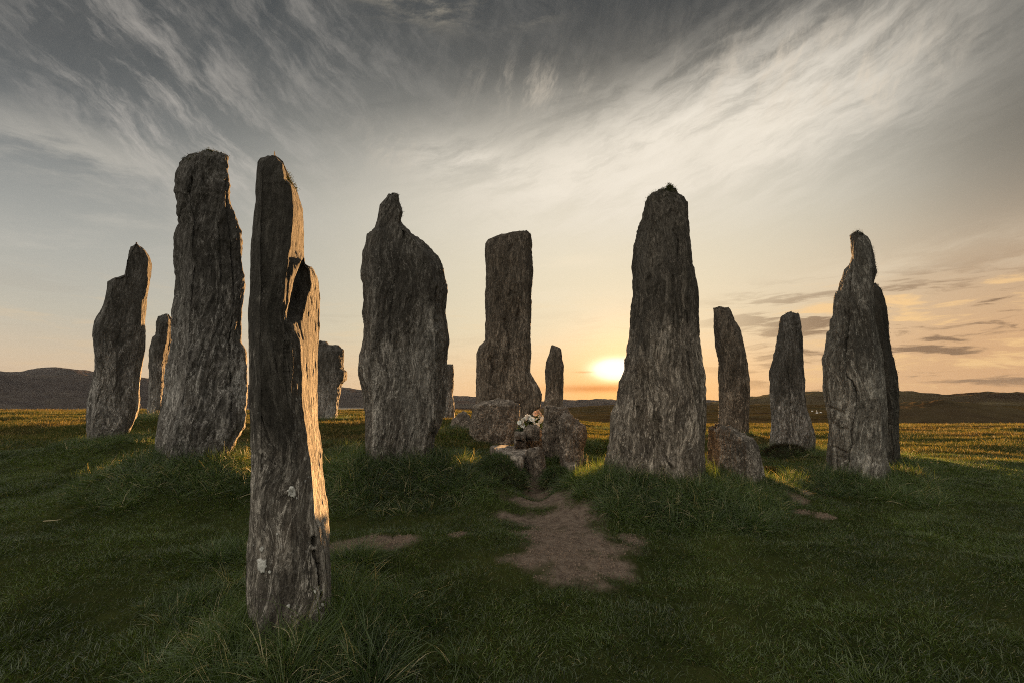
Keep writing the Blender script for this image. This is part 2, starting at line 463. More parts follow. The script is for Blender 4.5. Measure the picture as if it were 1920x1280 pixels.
def build_ground():
    rings = np.concatenate([[0.0], 0.5 * np.exp(np.arange(0, 790) * 0.0118)])
    rings = rings[rings < 2790]
    th = np.concatenate([np.arange(-72, 72.01, 0.27), np.arange(75, 285.1, 3.5)])
    rg, tg = np.meshgrid(rings, np.radians(th), indexing='ij')
    x = rg * np.sin(tg); y = rg * np.cos(tg); z = terrain(x, y)
    nr, nc = x.shape
    v = np.stack([x, y, z], -1).reshape(-1, 3)
    m, t, b, _ = new_mat("ground_soil")
    geo = t.nodes.new('ShaderNodeNewGeometry'); p = geo.outputs['Position']
    n1 = noise(p, 1.3, 5, .6); n2 = noise(p, 14, 5, .65); n3 = noise(p, 90, 3, .7)
    turf = mixc(n1.sm(.3, .7), (.018, .024, .008), (.040, .046, .014))
    turf = mixc(n2.sm(.5, .8) * .5, turf, (.055, .045, .022))
    soil = mixc(n2.sm(.3, .7), (.080, .060, .046), (.180, .140, .108))
    soil = mixc(n3.sm(.55, .72) * .6, soil, (.36, .31, .25))
    soil = mixc(n3.sm(.45, .30) * .6, soil, (.055, .040, .028))
    col = mixc(attr_node('dirt'), turf, soil)
    fn = noise(p, .035, 6, .65); fn2 = noise(p, .22, 5, .6)
    moor = ramp(fn, [(.35, (.022, .014, .007)), (.48, (.040, .030, .011)), (.6, (.058, .042, .017)), (.72, (.030, .019, .010))])
    moor = mixc(fn2.sm(.45, .7) * .6, moor, (.035, .028, .016))
    col = mixc(attr_node('moor'), col, moor)
    t.links.new(col, b.inputs['Base Color']); b.inputs['Roughness'].default_value = .95
    b.inputs['Specular IOR Level'].default_value = 0.0
    bump(b, n2 * .6 + n3 * .5 + n1 * .3, .9, .03)
    o = obj("ground", v, grid_faces(nr, nc, True), m)
    tag(o, kind='structure')
    attr(o, 'dirt', (dirt(x, y) * (rg < 12)).ravel()); attr(o, 'moor', sstep(rg, 22, 55).ravel())
    return o
build_ground()

def heather_mat(name, a, b2, c3):
    m, t, b, _ = new_mat(name)
    geo = t.nodes.new('ShaderNodeNewGeometry'); p = geo.outputs['Position']
    n1 = noise(p, .006, 7, .65); n2 = noise(p, .05, 6, .7); n3 = noise(mapped(p, (.3, .3, 3)), .05, 4, .6)
    col = ramp(n1, [(.36, a), (.5, b2), (.64, c3)])
    col = mixc(n2.sm(.5, .68) * .55, col, tuple(v * .5 for v in a))
    col = mixc(n3.sm(.58, .7) * .35, col, tuple(v * 1.9 for v in c3))
    t.links.new(col, b.inputs['Base Color']); b.inputs['Roughness'].default_value = 1.0
    b.inputs['Specular IOR Level'].default_value = 0.0
    bump(b, n2, 1.0, 5.0)
    return m

def hill(name, pts, dist, foot_z, near, far, mat, rough, wander=0.0):
    """a ridge whose skyline passes through the given directions at the given distance"""
    pa = np.array([azel(px, py) for px, py in pts])
    az = np.arange(pa[0, 0], pa[-1, 0], 0.12)
    el = np.interp(az, pa[:, 0], pa[:, 1])
    prof = np.concatenate([np.linspace(0, 1, 26), 1 + np.linspace(0, 1, 12)[1:]])
    P, A = np.meshgrid(prof, az, indexing='ij')
    Rr = np.where(P <= 1, near + (dist - near) * P, dist + (far - dist) * (P - 1))
    Rr = Rr * (1 + wander * perlin(A * .12, P * 0.7, 3.0))
    hgt = np.where(P <= 1, sstep(P, -.25, 1.0) * 1.0, 1 - sstep(P, 1, 2))
    hgt = np.where(P <= 1, (hgt - sstep(np.array(0.0), -.25, 1.0)) / (1 - sstep(np.array(0.0), -.25, 1.0)), hgt)
    zr = EYE + np.tan(np.radians(el))[None, :] * dist
    z = foot_z + (zr - foot_z) * hgt
    x = Rr * np.sin(np.radians(A)); y = Rr * np.cos(np.radians(A))
    z = z + rough * fbm(x / (rough * 14), y / (rough * 14), .3, 5, .55) * np.clip(P * 3, 0, 1) * np.clip(1.25 - np.abs(P - .75), .3, 1)
    o = obj(name, np.stack([x, y, z], -1).reshape(-1, 3), grid_faces(*x.shape, False), mat)
    return tag(o, kind='structure')

M_FAR = heather_mat("far_heather", (.030, .024, .022), (.048, .038, .034), (.070, .058, .046))
M_MOOR = heather_mat("moor_heather", (.040, .026, .016), (.062, .046, .024), (.090, .072, .036))
hill("far_hills", [(-500, 708), (-200, 700), (0, 696), (12, 698), (40, 697), (65, 692), (85, 691), (110, 689), (140, 692), (170, 696), (230, 702), (275, 709), (330, 716), (460, 722), (560, 724),
                   (600, 722), (640, 726), (662, 729), (690, 732), (760, 738), (840, 741), (890, 744), (960, 750), (1020, 752), (1045, 749), (1060, 749), (1080, 751), (1095, 749), (1130, 748), (1160, 751), (1250, 751),
                   (1330, 750), (1400, 752), (1500, 756)], 2000, -12, 1500, 2600, M_FAR, 4.0)
hill("loch_hills", [(-500, 712), (-200, 706), (0, 704), (60, 704), (110, 702), (170, 703), (240, 706), (275, 709), (330, 716), (460, 731), (560, 740), (620, 742), (645, 740), (680, 738), (740, 745), (840, 750), (880, 752), (940, 757),
                    (1020, 762), (1100, 768), (1160, 775)], 1350, -9.3, 1060, 1650, M_FAR, 3.0)
hill("middle_moor", [(780, 775), (840, 766), (960, 766), (1060, 766), (1100, 764), (1150, 762), (1240, 758), (1330, 756), (1407, 757), (1443, 757), (1520, 757), (1600, 760), (1680, 775)], 480, -8, 330, 640, M_MOOR, 1.0)
hill("right_moor", [(1280, 764), (1320, 757), (1345, 752), (1407, 744), (1443, 739), (1510, 736), (1540, 734), (1620, 731), (1700, 733), (1740, 737), (1780, 740), (1800, 739), (1830, 736), (1870, 735), (1920, 736), (2000, 738), (2200, 728), (2500, 745)],
     620, -4, 440, 850, M_MOOR, 1.6)
hill("grassy_knoll", [(1560, 790), (1620, 768), (1680, 758), (1730, 752), (1780, 751), (1820, 755), (1870, 764), (1930, 772), (2000, 784)], 190, -5.5, 130, 260, M_MOOR, .7)

def build_loch():
    m, t, b, _ = new_mat("loch_water")
    b.inputs['Base Color'].default_value = (.02, .025, .03, 1); b.inputs['Roughness'].default_value = .12
    geo = t.nodes.new('ShaderNodeNewGeometry'); n = noise(mapped(geo.outputs['Position'], (1, .5, 1)), .6, 4, .6)
    bump(b, n, .25, .3)
    o = obj("loch", [(-2700, 230, -8.5 + EYE), (-40, 230, -8.5 + EYE), (-230, 1500, -8.5 + EYE), (-2700, 1500, -8.5 + EYE)], [(0, 1, 2, 3)], m, smooth=False)
    tag(o, kind='structure')
build_loch()

# ------------------------------------------------------------------ standing stones
class Frame:
    """vertical plane through a point on the ground line, facing the camera"""
    def __init__(self, px, py, Y):
        d = ray(px, py); self.o = np.array([0, 0, EYE]) + d * (Y / d[1])
        f = np.array([self.o[0], self.o[1], 0.0]); f /= np.linalg.norm(f)
        self.f = f; self.r = np.array([f[1], -f[0], 0.0])
    def hit(self, px, py, v):
        """world point on the ray through the pixel, v metres behind the plane"""
        d = ray(px, py); c = np.array([0, 0, EYE])
        t = ((self.o - c) @ self.f + v) / (d @ self.f)
        return c + d * t[..., None]
    def local(self, p):
        q = p - self.o
        return np.stack([q @ self.r, q @ self.f, q[..., 2]], -1)
    def world(self, l):
        return self.o + l[..., 0:1] * self.r + l[..., 1:2] * self.f + l[..., 2:3] * np.array([0, 0, 1.0])

def tbl(t, y):
    a = np.array(t, float); return np.interp(y, a[:, 0], a[:, 1])
def seg_dist(px, py, line):
    d = np.full(px.shape, 1e9)
    for (x0, y0), (x1, y1) in zip(line[:-1], line[1:]):
        ex, ey = x1 - x0, y1 - y0
        t = np.clip(((px - x0) * ex + (py - y0) * ey) / (ex * ex + ey * ey + 1e-9), 0, 1)
        d = np.minimum(d, np.hypot(px - x0 - t * ex, py - y0 - t * ey))
    return d

STONE_DATA = {}
def stone(name, label, cat, Y, L, Rt, mat, thick, rows=220, loop=200, rails=None, group=None, amp=1.0, tilt=0.0,
          cracks=(), seed=0.0, f1=0.22, f2=0.80, skew=0.1, ribs=1.0, cap=0.010, freq=1.0, sink=0.55, round_=1.6):
    """A slab traced from its outline: L and Rt are (y, x) tables of its two edges; rails are extra
    (table x(y), table depth(y)) edges running up its face, left to right."""
    y0 = max(L[0][0], Rt[0][0]); y1 = min(L[-1][0], Rt[-1][0])
    ys = np.linspace(y0, y1, rows)
    lx, rx = tbl(L, ys), tbl(Rt, ys)
    mid = 0.5 * (lx[-1] + rx[-1])
    fr = Frame(mid, y1, Y)
    wpx = rx - lx
    wn = wpx / wpx.max()
    top_t = 0.45 + 0.55 * np.sqrt(np.clip((ys - y0) / (0.12 * (y1 - y0)), 0, 1))
    th = thick * top_t * (0.55 + 0.45 * wn)
    pts = []
    if rails is None:
        pts = [(lx, 0 * ys + skew * th * 0.5), (lx + wpx * f1, -th * .46), (lx + wpx * f2, -th * .5), (rx, -skew * th * 0.5)]
    else:
        pts = [(lx, tbl(rails['Lv'], ys) if 'Lv' in rails else 0 * ys)]
        for (tx, tv) in rails['mid']:
            x = tbl(tx, ys); x = np.clip(x, lx, rx); pts.append((x, tbl(tv, ys)))
        pts.append((rx, tbl(rails['Rv'], ys)))
    loc = [fr.local(fr.hit(x, ys, v)) for x, v in pts]
    Lp, Rp = loc[0], loc[-1]
    vb = np.maximum(np.maximum(Lp[:, 1], Rp[:, 1]), -th * .1) + th * .5
    w = Rp[:, 0] - Lp[:, 0]
    b2 = np.stack([Rp[:, 0] - w * .18, vb, Rp[:, 2]], -1); b1 = np.stack([Lp[:, 0] + w * .22, vb * .96, Lp[:, 2]], -1)
    loc += [b2, b1]
    poly = np.stack(loc, 1)                               # rows, k, 3
    k = poly.shape[1]
    nxt = np.roll(poly, -1, 1)
    ln = np.linalg.norm((nxt - poly)[..., :2], axis=-1).mean(0); 
    nf = k - 3                                           # front segments get most of the vertices
    ln[nf + 0:] *= 0.45
    cnt = np.maximum(6, np.round(loop * ln / ln.sum())).astype(int)
    ring = []
    for i in range(k):
        f = (np.arange(cnt[i]) / cnt[i])[None, :, None]
        ring.append(poly[:, i:i + 1] * (1 - f) + nxt[:, i:i + 1] * f)
    P = np.concatenate(ring, 1)
    n = P.shape[1]
    # round the arrises a little, then put the outline back where it was
    smin, smax = P[..., 0].min(1, keepdims=True), P[..., 0].max(1, keepdims=True)
    for _ in range(int(round_ * 6)):
        P = 0.5 * P + 0.25 * (np.roll(P, 1, 1) + np.roll(P, -1, 1))
    a, b = P[..., 0].min(1, keepdims=True), P[..., 0].max(1, keepdims=True)
    P[..., 0] = smin + (P[..., 0] - a) / np.maximum(b - a, 1e-6) * (smax - smin)
    # cap and foot
    topc = P[0].mean(0)
    caps = []
    for q in np.linspace(0.0, 1.0, 9)[:-1]:
        s = math.sqrt(max(0, 1 - (1 - q) ** 2)); rr = P[0].copy()
        rr = topc + (rr - topc) * (0.02 + 0.98 * s); rr[:, 2] = P[0][:, 2] + cap * (1 - s) * 1.0 + cap * 0.0
        caps.append(rr)
    foot = [P[-1] + np.array([0, 0, -sink * q]) for q in np.linspace(0, 1, 12)[1:]]
    P = np.concatenate([np.stack(caps), P, np.stack(foot)], 0)
    nr = P.shape[0]
    du = np.roll(P, -1, 1) - np.roll(P, 1, 1); dv = np.gradient(P, axis=0)
    N = np.cross(dv, du); N /= np.maximum(np.linalg.norm(N, axis=-1, keepdims=True), 1e-9)
    cen = P.mean(1, keepdims=True)
    if ((P - cen) * N)[20:-20].sum() < 0: N = -N
    s, v, z = P[..., 0] + seed * 7.3, P[..., 1] + seed * 3.1, P[..., 2]
    ct, st_ = math.cos(R(tilt)), math.sin(R(tilt))
    sg = s * ct + z * st_; zg = z * ct - s * st_
    wx = 0.16 * fbm(s * 1.1, v * 1.1, z * .9, 3)
    lowf = fbm(sg * 1.7 * freq, v * 1.7 * freq, zg * .9 * freq + 5, 3)
    ter = lowf * 4; ter = (np.floor(ter) + sstep(ter - np.floor(ter), .3, .7)) / 4
    rib = fbm((sg + wx) * 7 * freq, v * 7 * freq, zg * .55 * freq, 4, .55)
    rid = 1 - np.abs(perlin((sg + wx) * 13 * freq, v * 13 * freq, zg * 0.9 * freq)) * 2
    fin = fbm((sg + wx * .6) * 30 * freq, v * 30 * freq, zg * 3.2 * freq, 3, .6)
    peb = fbm(s * 22, v * 22, z * 16, 2)
    stp = perlin((sg + wx * 1.5) * 4.3 * freq, v * 4.3 * freq, zg * 1.3 * freq + 9) * 3.0; stp = (np.floor(stp) + sstep(stp - np.floor(stp), .25, .5)) / 3.0
    d = amp * (.022 * lowf + .030 * ter + ribs * .016 * rib + ribs * .030 * stp - ribs * .014 * np.clip(rid, 0, 1) ** 3 + .011 * fin + .006 * peb)
    W = fr.world(P)
    px, py = project(W)
    face = -N[..., 1]
    for (line, wid, dep) in cracks:
        dd = seg_dist(px + 2.2 * perlin(py * .11, px * .05, seed + 2.), py, line)
        wv = wid * np.clip(.75 + .9 * perlin(px * .035 + seed, py * .035, 1.7), .25, 1.6)
        d = d - dep * np.clip(.8 + .8 * perlin(px * .02, py * .02, seed + 5.), .1, 1.2) * np.exp(-(dd / wv) ** 2) * (face > -.2)
    edge = np.clip(np.abs(N[..., 0]), 0, 1)
    d = d * (1 - 0.35 * edge)
    W = fr.world(P + N * d[..., None])
    base = fr.o.copy()
    verts = (W - base).reshape(-1, 3)
    verts = np.concatenate([verts, [W[0].mean(0) - base]])
    faces = grid_faces(nr, n, True)
    tri = np.stack([np.full(n, nr * n), (np.arange(n) + 1) % n, np.arange(n), np.arange(n)], -1)
    me_faces = np.concatenate([faces[:, ::-1], tri[:, :3].repeat(1, 0)[:, [0, 1, 2, 2]]]) if False else faces
    o = obj(name, verts, faces, mat, loc=base)
    # close the top
    bm = bmesh.new(); bm.from_mesh(o.data); bm.verts.ensure_lookup_table()
    c = bm.verts[nr * n]
    for i in range(n):
        try: bm.faces.new((c, bm.verts[i], bm.verts[(i + 1) % n])).smooth = True
        except ValueError: pass
    bmesh.ops.recalc_face_normals(bm, faces=bm.faces)
    bm.to_mesh(o.data); bm.free()
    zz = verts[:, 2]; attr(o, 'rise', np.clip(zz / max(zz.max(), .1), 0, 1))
    tag(o, label, cat, group)
    STONE_DATA[o.name] = dict(o=o, W=W[:-11].reshape(-1, 3), N=(N[..., 0:1] * fr.r + N[..., 1:2] * fr.f + N[..., 2:3] * np.array([0, 0, 1.]))[:-11].reshape(-1, 3),
                              foot=fr.world(P[-1])[:, :2], base=base)
    return o

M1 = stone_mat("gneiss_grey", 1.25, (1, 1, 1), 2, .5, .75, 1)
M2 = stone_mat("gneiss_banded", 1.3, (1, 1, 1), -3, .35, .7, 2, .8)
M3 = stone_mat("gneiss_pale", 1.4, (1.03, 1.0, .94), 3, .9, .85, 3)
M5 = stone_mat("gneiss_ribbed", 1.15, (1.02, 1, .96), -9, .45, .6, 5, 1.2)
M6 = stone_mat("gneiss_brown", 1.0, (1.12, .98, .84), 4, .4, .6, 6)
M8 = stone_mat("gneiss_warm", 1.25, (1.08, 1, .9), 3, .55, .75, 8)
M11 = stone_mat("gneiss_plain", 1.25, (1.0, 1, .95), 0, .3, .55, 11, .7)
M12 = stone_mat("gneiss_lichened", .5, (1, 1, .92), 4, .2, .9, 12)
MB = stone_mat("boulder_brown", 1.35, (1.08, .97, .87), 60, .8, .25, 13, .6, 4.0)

GRP = "standing stones of the circle"
S1 = stone("standing_stone", "grey standing stone farthest left, stepped left shoulder and sunlit right edge, loch hills behind", "standing stone", 8.5,
    [(457, 252), (460, 243), (470, 237), (490, 235), (505, 233), (514, 232), (517, 222), (522, 208), (528, 201), (545, 199), (565, 196), (580, 190), (595, 180), (610, 176), (630, 176), (660, 178), (690, 175), (715, 172), (735, 163), (760, 161), (800, 161), (822, 163)],
    [(457, 258), (462, 268), (470, 275), (480, 282), (495, 286), (520, 285), (545, 280), (570, 277), (600, 272), (625, 271), (650, 270), (690, 266), (720, 264), (760, 263), (780, 258), (800, 247), (822, 236)],
    M1, .6, 200, 190, group=GRP, seed=1, amp=.85,
    rails=dict(Lv=[(457, .05), (820, .05)],
               mid=[([(457, 254), (520, 215), (610, 188), (820, 172)], [(457, -.1), (520, -.2), (820, -.25)]),
                    ([(457, 257), (470, 270), (487, 277), (534, 277), (571, 266), (612, 264), (652, 260), (684, 254), (715, 248), (752, 246), (777, 242), (822, 232)], [(457, -.1), (520, -.2), (820, -.27)])],
               Rv=[(457, .1), (540, .2), (600, .2), (700, .45), (780, .5), (820, .3)]))
S1b = stone("standing_stone", "small dark standing stone peeping out between the two left stones", "standing stone", 12,
    [(588, 303), (592, 296), (600, 293), (628, 292), (632, 287), (660, 281), (700, 279), (740, 277), (765, 273), (790, 272)],
    [(588, 318), (600, 326), (640, 322), (660, 317), (690, 313), (710, 310), (740, 312), (790, 313)], M1, .7, 110, 110, group=GRP, seed=2, f2=.7, amp=1.2)
S2 = stone("standing_stone", "tall thick grey stone with rounded mossy head and swirling light bands", "standing stone", 6.0,
    [(284, 385), (287, 370), (293, 350), (300, 340), (315, 332), (340, 324), (360, 322), (367, 326), (385, 329), (410, 332), (420, 334), (440, 330), (470, 328), (530, 326), (580, 324), (610, 322), (640, 320), (680, 316), (720, 312), (760, 303), (800, 292), (830, 287), (858, 286)],
    [(284, 408), (287, 418), (295, 426), (340, 425), (345, 427), (380, 432), (400, 440), (430, 447), (450, 452), (480, 452), (520, 456), (545, 459), (580, 456), (640, 454), (645, 455), (655, 460), (670, 463), (720, 463), (780, 462), (800, 460), (830, 440), (858, 425)],
    M2, .85, 300, 250, group=GRP, seed=3, amp=1.2, tilt=-4, skew=.78, f2=.86,
    cracks=[([(420, 340), (428, 400), (436, 470), (440, 560), (430, 640), (432, 720), (436, 800)], 3.0, .07), ([(330, 420), (345, 380), (360, 330)], 4, .05),
            ([(410, 420), (414, 500), (420, 580)], 2.2, .04), ([(330, 600), (326, 610), (332, 620)], 3, .05), ([(352, 400), (346, 430), (352, 470)], 3, .03)])
S3 = stone("standing_stone", "tallest front standing stone, split shard on its right edge glowing orange", "standing stone", 2.8,
    [(293, 508), (296, 500), (299, 487), (304, 483), (330, 481), (380, 477), (450, 468), (560, 465), (700, 465), (800, 468), (900, 470), (960, 467), (1050, 463), (1130, 466), (1160, 472), (1190, 482)],
    [(293, 516), (296, 526), (300, 531), (315, 539), (333, 547), (345, 553), (356, 560), (392, 571), (437, 571), (477, 570), (495, 573), (499, 586), (505, 591), (519, 597), (561, 603), (631, 601), (700, 597), (770, 595), (803, 596), (841, 604), (909, 609), (959, 616), (1035, 619), (1120, 621.5), (1150, 619), (1190, 612)],
    M3, .55, 480, 380, group=GRP, seed=4, amp=.6, ribs=.35, tilt=1, round_=.35, cap=.004,
    rails=dict(Lv=[(293, .0), (1190, .0)],
               mid=[([(293, 510), (304, 492), (450, 482), (1190, 490)], [(293, -.06), (340, -.1), (500, -.15), (1190, -.17)]),
                    ([(293, 515), (308, 530), (336, 533), (347, 545), (392, 549), (420, 550), (463, 545), (491, 538), (533, 536), (575, 535), (603, 537), (700, 537), (1190, 545)], [(293, -.06), (340, -.12), (500, -.17), (1190, -.2)]),
                    ([(293, 515.5), (308, 534), (336, 541), (350, 556), (392, 570.5), (437, 570.5), (477, 569), (488, 567), (505, 561), (525, 555), (553, 548), (575, 543), (600, 539), (700, 541), (1190, 553)], [(293, .10), (350, .12), (470, .08), (490, -.05), (505, -.07), (560, -.10), (590, -.15), (604, -.19), (650, -.20), (1190, -.2)]),
                    ([(293, 515.6), (308, 534.3), (336, 541.3), (350, 556.5), (392, 570.6), (437, 570.6), (477, 569.2), (488, 568), (505, 563), (525, 557.5), (553, 551), (575, 545.5), (600, 540.5), (700, 541.6), (1190, 553.6)], [(293, .11), (350, .13), (470, .12), (490, .12), (505, .13), (560, .12), (585, .06), (604, -.13), (650, -.19), (1190, -.2)]),
                    ([(293, 515.7), (350, 557), (392, 570.7), (437, 570.7), (477, 569.5), (495, 571.5), (505, 580), (533, 584), (556, 576), (589, 571), (617, 568), (641, 568), (700, 572), (761, 573), (845, 581), (900, 588), (960, 592), (993, 602), (1035, 609), (1100, 611), (1190, 603)],
                     [(293, .12), (350, .14), (470, .14), (495, .10), (505, .10), (560, .09), (600, .02), (650, -.09), (900, -.17), (1190, -.17)])],
               Rv=[(293, .16), (350, .2), (470, .2), (495, .32), (505, .34), (560, .40), (650, .36), (900, .28), (1040, .2), (1190, .15)]),
    cracks=[([(588, 1010), (590, 1020)], 3.6, .10), ([(590, 1035), (596, 1065), (600, 1095)], 2.2, .07), ([(598, 1060), (601, 1095), (607, 1125), (606, 1145)], 4.0, .12), ([(530, 1158), (531, 1164)], 3, .04),
            ([(488, 780), (500, 820), (512, 842)], 1.6, .012), ([(470, 850), (500, 858), (530, 880)], 1.5, .008), ([(540, 640), (545, 760), (560, 850)], 2.0, .015)])
S4 = stone("standing_stone", "short broad dark stone behind the front stone, with a nose on its right side", "standing stone", 14,
    [(639, 598), (660, 595), (700, 593), (790, 592)],
    [(639, 601), (641, 611), (646, 618), (648, 634), (657, 642), (692, 643), (697, 649), (710, 650), (718, 643), (726, 639), (732, 639), (755, 636), (790, 634)], M1, .9, 110, 120, group=GRP, seed=5, f1=.35, f2=.85, amp=1.4)
S5 = stone("standing_stone", "broad slab with sloping right shoulder and small bent tip, standing in a shaggy grass mound", "standing stone", 6.1,
    [(362, 728), (374, 721.5), (385, 712.5), (408, 708), (426, 703), (440, 690), (458, 687.6), (480, 678.5), (512, 674), (544, 678.5), (562, 681), (585, 678.5), (612, 681), (635, 680), (666, 672.6), (689, 670), (716, 674), (748, 681), (775, 684.5), (811, 685), (843, 685), (866, 690)],
    [(362, 744), (365, 747), (378, 749), (397, 756), (412, 752), (421, 758), (437, 776), (455, 798.6), (480, 821), (503, 832.6), (517, 835), (535, 840), (566, 837), (594, 835), (621, 839), (684, 839), (725, 838), (770, 837), (802, 826), (820, 815), (843, 812), (866, 808)],
    M5, .7, 300, 250, group=GRP, seed=6, amp=.95, tilt=-8, f1=.12, f2=.86,
    cracks=[([(750, 418), (757, 432), (758, 445)], 3, .05), ([(740, 520), (732, 600), (728, 680)], 1.8, .025), ([(822, 540), (818, 620), (817, 760), (812, 830)], 2.6, .05), ([(838, 530), (826, 560), (823, 590)], 3, .04),
            ([(764, 560), (770, 700), (768, 800)], 1.6, .02), ([(712, 640), (705, 760)], 1.6, .02)])
S5b = stone("standing_stone", "thin sliver of a far stone just right of the broad shouldered slab", "standing stone", 14,
    [(682, 838), (700, 836), (785, 832)], [(682, 850), (697, 851.5), (737, 848.5), (754, 852), (785, 852)], M1, .5, 90, 80, group=GRP, seed=7)
S6 = stone("standing_stone", "central square-topped monolith with a wide foot, behind the white flowers", "standing stone", 12,
    [(433, 974), (437, 956), (444, 934), (449, 915), (457, 909.7), (466, 908.8), (531, 909.7), (575, 912), (619, 912), (638, 909.7), (649, 897), (662, 892.6), (706, 891), (759, 892), (845, 892)],
    [(433, 989), (439, 996), (457, 998.5), (531, 997), (597, 996), (645, 996), (697, 995), (713, 1003.7), (724, 1012.5), (739, 1017), (763, 1012.5), (776, 1006), (845, 1006)],
    M6, .75, 230, 190, group=GRP, seed=8, amp=1.2, f1=.1, f2=.9, round_=1.0,
    cracks=[([(975, 560), (972, 580), (968, 600)], 3, .10), ([(957, 545), (955, 555)], 2.5, .08), ([(920, 670), (924, 690), (918, 720)], 3.5, .10), ([(945, 600), (955, 640), (950, 690)], 4, .06), ([(960, 460), (956, 470)], 2.5, .07)])
S7 = stone("standing_stone", "slim far pillar standing behind the right cairn slab, left of the setting sun", "standing stone", 17,
    [(647, 1034), (662, 1031), (675, 1025.6), (693, 1022.5), (741, 1022.5), (754, 1021), (800, 1021)],
    [(647, 1041), (650, 1050), (654, 1054), (673, 1055), (684, 1058), (697, 1057.5), (728, 1055), (750, 1054), (763, 1056), (800, 1056)], M6, .5, 100, 90, group=GRP, seed=9)
S8 = stone("standing_stone", "big tapering stone with a grassy cap, the sun setting at its left edge", "standing stone", 5.8,
    [(350, 1254), (353, 1241), (361, 1226), (366, 1214.7), (377, 1207), (413, 1204.4), (433, 1196.7), (459, 1191.5), (490, 1186), (526, 1182.7), (552, 1183.8), (588, 1178.6), (629, 1173.5), (665, 1169), (673, 1166), (691, 1164.7), (712, 1158), (748, 1152.8), (774, 1144), (810, 1141.5), (841, 1137), (867, 1132), (902, 1130)],
    [(350, 1258), (353, 1267), (361, 1270), (365, 1282), (377, 1291), (408, 1294.7), (444, 1300), (485, 1301), (542, 1305), (588, 1307.5), (629, 1313.7), (671, 1318), (707, 1322), (748, 1324), (810, 1325.6), (902, 1326)],
    M8, .9, 310, 260, group=GRP, seed=10, amp=1.15, tilt=4, f1=.2, f2=.88,
    cracks=[([(1222, 690), (1228, 760), (1235, 815), (1246, 856), (1262, 878)], 7, .045), ([(1197, 763), (1204, 810), (1214, 850)], 4, .035), ([(1262, 520), (1264, 600), (1256, 680)], 3, .03), ([(1290, 660), (1294, 760)], 2.4, .02), ([(1262, 430), (1272, 450), (1270, 480)], 3, .03)])
S9 = stone("standing_stone", "dark far stone with flat slanting top, leaning behind the boulder beside the big tapering stone", "standing stone", 12.5,
    [(577, 1336), (619, 1338.5), (671, 1343.6), (733, 1346.7), (789, 1348.8), (835, 1350)],
    [(577, 1366), (585, 1372), (601, 1377), (619, 1390), (640, 1395), (681, 1403), (712, 1406.6), (758, 1405.5), (784, 1404.5), (815, 1400), (835, 1398)], M6, .6, 150, 130, group=GRP, seed=11, tilt=-12, amp=1.3, cap=.02)
S10 = stone("standing_stone", "blunt far stone with a wide foot, between two right stones, dark tussock at its base", "standing stone", 9.5,
    [(587, 1472), (590, 1465), (595, 1462), (622, 1458.6), (658, 1454), (694, 1447), (744, 1444), (790, 1446), (817, 1444), (862, 1444)],
    [(587, 1496), (590, 1500), (599, 1501.7), (631, 1508.5), (690, 1508.5), (731, 1512), (762, 1517.5), (790, 1526.6), (812, 1532), (830, 1530), (862, 1528)], M1, .7, 170, 140, group=GRP, seed=12, amp=1.2, cap=.015,
    cracks=[([(1498, 610), (1499, 640), (1500, 690)], 1.8, .05), ([(1480, 640), (1478, 700), (1482, 760)], 1.8, .03)])
S11 = stone("standing_stone", "right-hand grey stone with a long crack, ledged left edge and narrow head", "standing stone", 6.6,
    [(437, 1600), (439, 1592), (441, 1591), (450, 1592), (472, 1595), (481, 1597.5), (497, 1591), (506, 1583), (521, 1578), (532, 1574.4), (547, 1572.5), (549, 1567), (559, 1565), (589, 1562), (597, 1560), (599, 1557.5), (619, 1555.6), (622, 1550), (636, 1548), (675, 1541.8), (706, 1543.4), (734, 1544.6), (752, 1548), (771, 1550.5), (804, 1553), (851, 1550.5), (874, 1550.5), (892, 1554), (915, 1556)],
    [(437, 1618), (441, 1627), (450, 1632.5), (461, 1637), (480, 1641), (499, 1643.8), (512, 1645), (525, 1641), (536, 1639), (551, 1638), (589, 1638), (619, 1642), (637, 1647.5), (675, 1655), (722, 1660.6), (757, 1664), (804, 1665), (863, 1666.5), (884, 1672), (915, 1673)],
    M11, .75, 300, 230, group=GRP, seed=13, amp=.7, cap=.015, round_=1.0,
    rails=dict(Lv=[(437, .1), (915, .15)],
               mid=[([(437, 1601), (481, 1599), (547, 1578), (600, 1568), (675, 1553), (752, 1558), (915, 1564)], [(437, -.05), (547, -.12), (915, -.2)]),
                    ([(437, 1610), (500, 1610), (576, 1595), (713, 1603), (743, 1607), (827, 1598), (915, 1594)], [(437, -.12), (547, -.26), (915, -.36)]),
                    ([(437, 1616), (500, 1632), (600, 1630), (722, 1650), (863, 1655), (915, 1660)], [(437, -.1), (547, -.24), (915, -.32)])],
               Rv=[(437, .1), (915, .1)]),
    cracks=[([(1596, 510), (1594, 532), (1589, 576), (1588, 607), (1585.6, 645), (1584, 663), (1587, 706), (1597, 713), (1603, 731), (1605.5, 743), (1603, 771), (1595, 804), (1594, 827), (1589, 846), (1588, 874)], 1.9, .085),
            ([(1560, 764), (1570, 769), (1579, 774)], 2.4, .035), ([(1562, 794), (1573, 802), (1586, 804)], 2.6, .04), ([(1559, 836), (1570, 839), (1583, 847)], 2.2, .04), ([(1567, 855), (1581, 858)], 1.8, .02), ([(1568, 886), (1590, 894)], 2, .04), ([(1580, 575), (1582, 590)], 2, .04), ([(1568, 626), (1576, 640)], 1.4, .03)])
